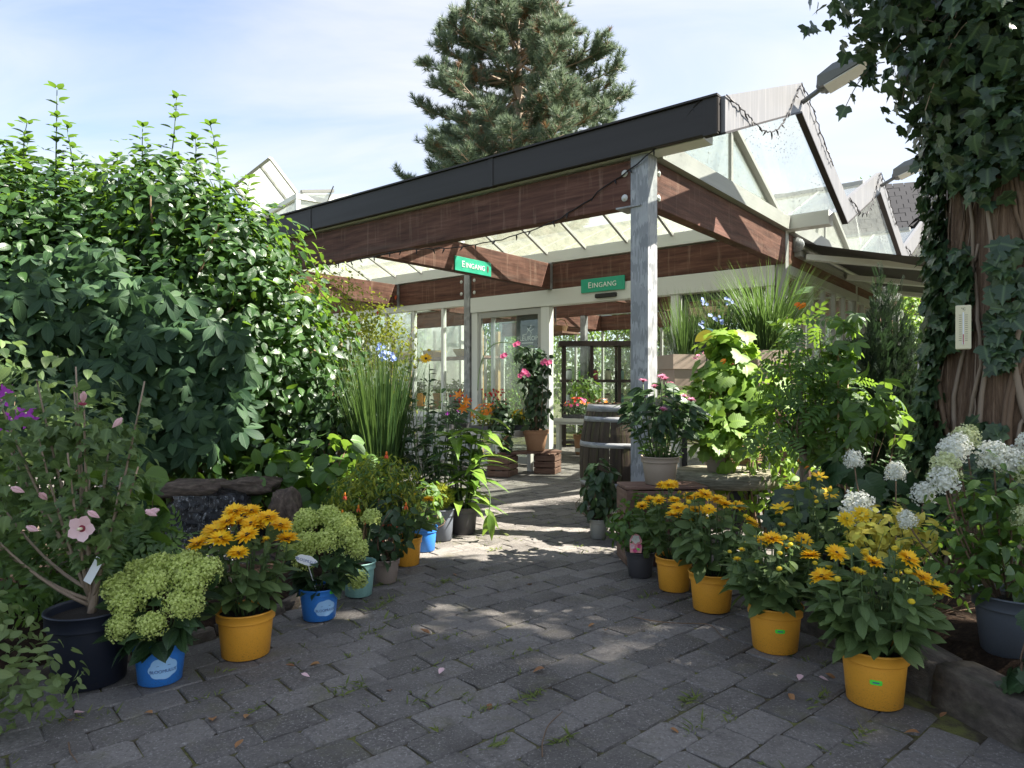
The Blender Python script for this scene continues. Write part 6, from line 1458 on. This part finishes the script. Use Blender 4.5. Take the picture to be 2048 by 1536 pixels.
for i, y in enumerate((-.25, .12)): 
    p = np.array(bw(4.6, 4.2 + y, 1.966)); t = thing('rattan_basket', ('small', 'large')[i] + ' rattan basket on the hanging rack', 'basket', tuple(p)); m = MB(); s = (.11, .15)[i]; m.lathe([(.001, 0), (s * .8, 0), (s, s * .9), (s * .92, s * .9), (s * .7, .02), (.001, .02)], 18); m.build('weave', 'wicker', t); m = MB(); m.tube([(-s, 0, s * .9), (-s * .6, 0, s * 1.7), (0, 0, s * 1.95), (s * .6, 0, s * 1.7), (s, 0, s * .9)], .01, 5); m.build('handle', 'wicker', t)
fl = thing('shop_poster', 'dark green FLEUROP poster hung behind the sliding door glass', 'poster', bw(BAY - .004, 3.46, 1.62), BRZ - R(90)); m = MB(); m.box((0, 0, .25), (.4, .01, .5)); m.build('panel', 'darkgreen', fl)
o = obj('lettering', text_mesh('FLEUROP', .088, 'letter', .001), fl, (0, -.0075, .14)); o.rotation_euler = (R(90), 0, 0); m = MB(); m.box((0, -.0065, .08), (.2, .002, .012)); m.build('small_print', 'letter', fl)
m = MB()
for p in ([(.06, -.008, .3), (.02, -.008, .26), (-.02, -.008, .2), (-.09, -.008, .19)], [(.02, -.008, .26), (.07, -.008, .22), (.05, -.008, .17)], [(.0, -.008, .28), (.05, -.008, .24), (.11, -.008, .27)]): m.tube(p, .006, 4)
m.tube([(.065, -.008, .31), (.075, -.008, .325)], .014, 6); m.build('emblem', 'letter', fl)
t = shrub('potted_palm', 'light green potted shrub inside the doorway', 'potted plant', bw(4.9, 3.7), [(0, 0, 1.0, .25, .25, .35), (0, 0, .6, .25, .25, .3)], 400, T_lance, (.1, .16), 'midleaf', 231); pot(t, 'terracotta', .18, .32)

# ------------------------------------------------------------------ litter and weeds on the paving
r = np.random.default_rng(77)
P = []; 
for i in range(5200):
    j = r.integers(-10, 66); k = r.uniform(-26, 26)
    c = rd * k * LX + sd * (j - .5) * LY if r.random() < .7 else rd * (math.floor(k) + .5 * (j % 2) + .5) * LX + sd * (j + r.uniform(-.5, .5)) * LY
    if 1.5 < c[1] < 6.5 and xl(c[1]) < c[0] < xr(c[1]):
        s = mnoise.noise(Vector((c[0] * 1.3, c[1] * 1.3, 2))) + .35 * mnoise.noise(Vector((c[0] * 5, c[1] * 5, 2)))
        edge = max(0, .5 - min(c[0] - xl(c[1]), xr(c[1]) - c[0]))
        if s + edge * .5 > .1: P.append((c[0], c[1], -.004))
P = np.array(P); P = np.repeat(P, 6, axis=0) + r.normal(size=(len(P) * 6, 3)) * np.array((.011, .011, 0)); n = len(P); a = r.uniform(0, 6.283, n)
ax = unit(np.stack([np.cos(a), np.sin(a), r.uniform(.2, 1.6, n)], 1)); m = MB()
for x, y in ((770, 1205), (750, 1218), (755, 1258), (897, 1272), (697, 1372), (1066, 1392), (990, 1490), (845, 1397), (740, 1265), (890, 1163), (650, 1225), (1640, 1395), (1395, 1450), (990, 1100), (500, 1420), (220, 1430), (130, 1440), (1720, 1475), (420, 1350), (760, 1170), (1380, 1400), (1130, 1480)):
    d = 1490 / (y - 775); nb = r.integers(12, 40); aa = r.uniform(0, 6.283, nb); q = np.array(((x - 1024) / 1380 * d, d, -.003)) + r.normal(size=(nb, 1)) * np.array((*rd, 0)) * .035 + r.normal(size=(nb, 3)) * np.array((.007, .007, 0)); m.scatter(leaf_t(.16, 2, .2, .4, 'lance'), q, unit(np.stack([np.cos(aa), np.sin(aa), r.uniform(.15, 1.2, nb)], 1)), unit(r.normal(size=(nb, 3)) + np.array((0, 0, 1))), r.uniform(.012, .05, nb))
m.scatter(leaf_t(.2, 2, .2, .3, 'lance'), P, ax, unit(r.normal(size=(n, 3)) + np.array((0, 0, 1))), r.uniform(.01, .034, n) * np.where(r.random(n) < .06, 1.8, 1))
w_ = m.build('joint_weeds', 'weed', kind='stuff'); tag(w_, 'moss and small weeds growing in the paving joints', 'weeds')
lm = [mesh_of(leaf_t(.5, 4, f, d), 'leaf', 'fallen') for f, d in ((.5, .3), (.8, -.3), (.3, .6))]
spots = [(305, 1430), (140, 1445), (425, 1445), (490, 1440), (470, 1500), (780, 1385), (1190, 1250), (1210, 1262), (1340, 1460), (1840, 1470), (1880, 1438), (1650, 1350), (905, 1150), (780, 1120), (1060, 1170), (640, 1330), (590, 1335), (1480, 1150), (1090, 1340), (860, 1270), (980, 1410), (1580, 1390)]
for i, (x, y) in enumerate(spots):
    d = 1490 / (y - 775); o = obj('fallen_leaf', lm[i % 3], None, ((x - 1024) / 1380 * d, d, .006), r.uniform(0, 6.28)); s = r.uniform(.03, .055); o.scale = (s, s, s); o.rotation_euler.x = r.uniform(-.15, .2)
    tag(o, 'small dry brown leaf lying loose on the grey pavers', 'leaf', 'fallen leaves on the pavers')
pm = mesh_of(leaf_t(.7, 3, .5, -.3, 'obovate'), 'petal', 'pinkpetal')
for x, y in ((1598, 1365), (1658, 1366), (170, 1428), (878, 1352), (620, 1358)):
    d = 1490 / (y - 775); o = obj('fallen_petal', pm, None, ((x - 1024) / 1380 * d, d, .008), r.uniform(0, 6.28)); o.scale = (.035,) * 3; tag(o, 'pale pink petal dropped on the grey pavers', 'petal', 'fallen petals on the pavers')
def twig(lb, pts, rr):
    q = []
    for x, y in pts: d = 1490 / (y - 775); q.append(((x - 1024) / 1380 * d, d, .008))
    q = np.array(q); t_ = np.linspace(0, 1, 14); u = np.linspace(0, 1, len(q)); C = np.stack([np.interp(t_, u, q[:, i]) for i in range(3)], 1); C[1:-1] = (C[:-2] + C[1:-1] + C[2:]) / 3; m = MB(); m.tube(C - q[0], np.linspace(rr, rr * .5, 14), 5); tag(m.build('twig', 'woodstem', None, True, tuple(q[0])), lb, 'twig')
twig('long thin twig lying in front of the orange pots', ((1268, 1238), (1330, 1250), (1395, 1250), (1425, 1252), (1440, 1275), (1460, 1285)), .0028)
twig('curved pale stalk lying across two pavers in the foreground', ((1085, 1518), (1084, 1490), (1095, 1455), (1125, 1428)), .0028); twig('short bent twig near the rose bush', ((137, 1490), (140, 1510), (155, 1530)), .003)
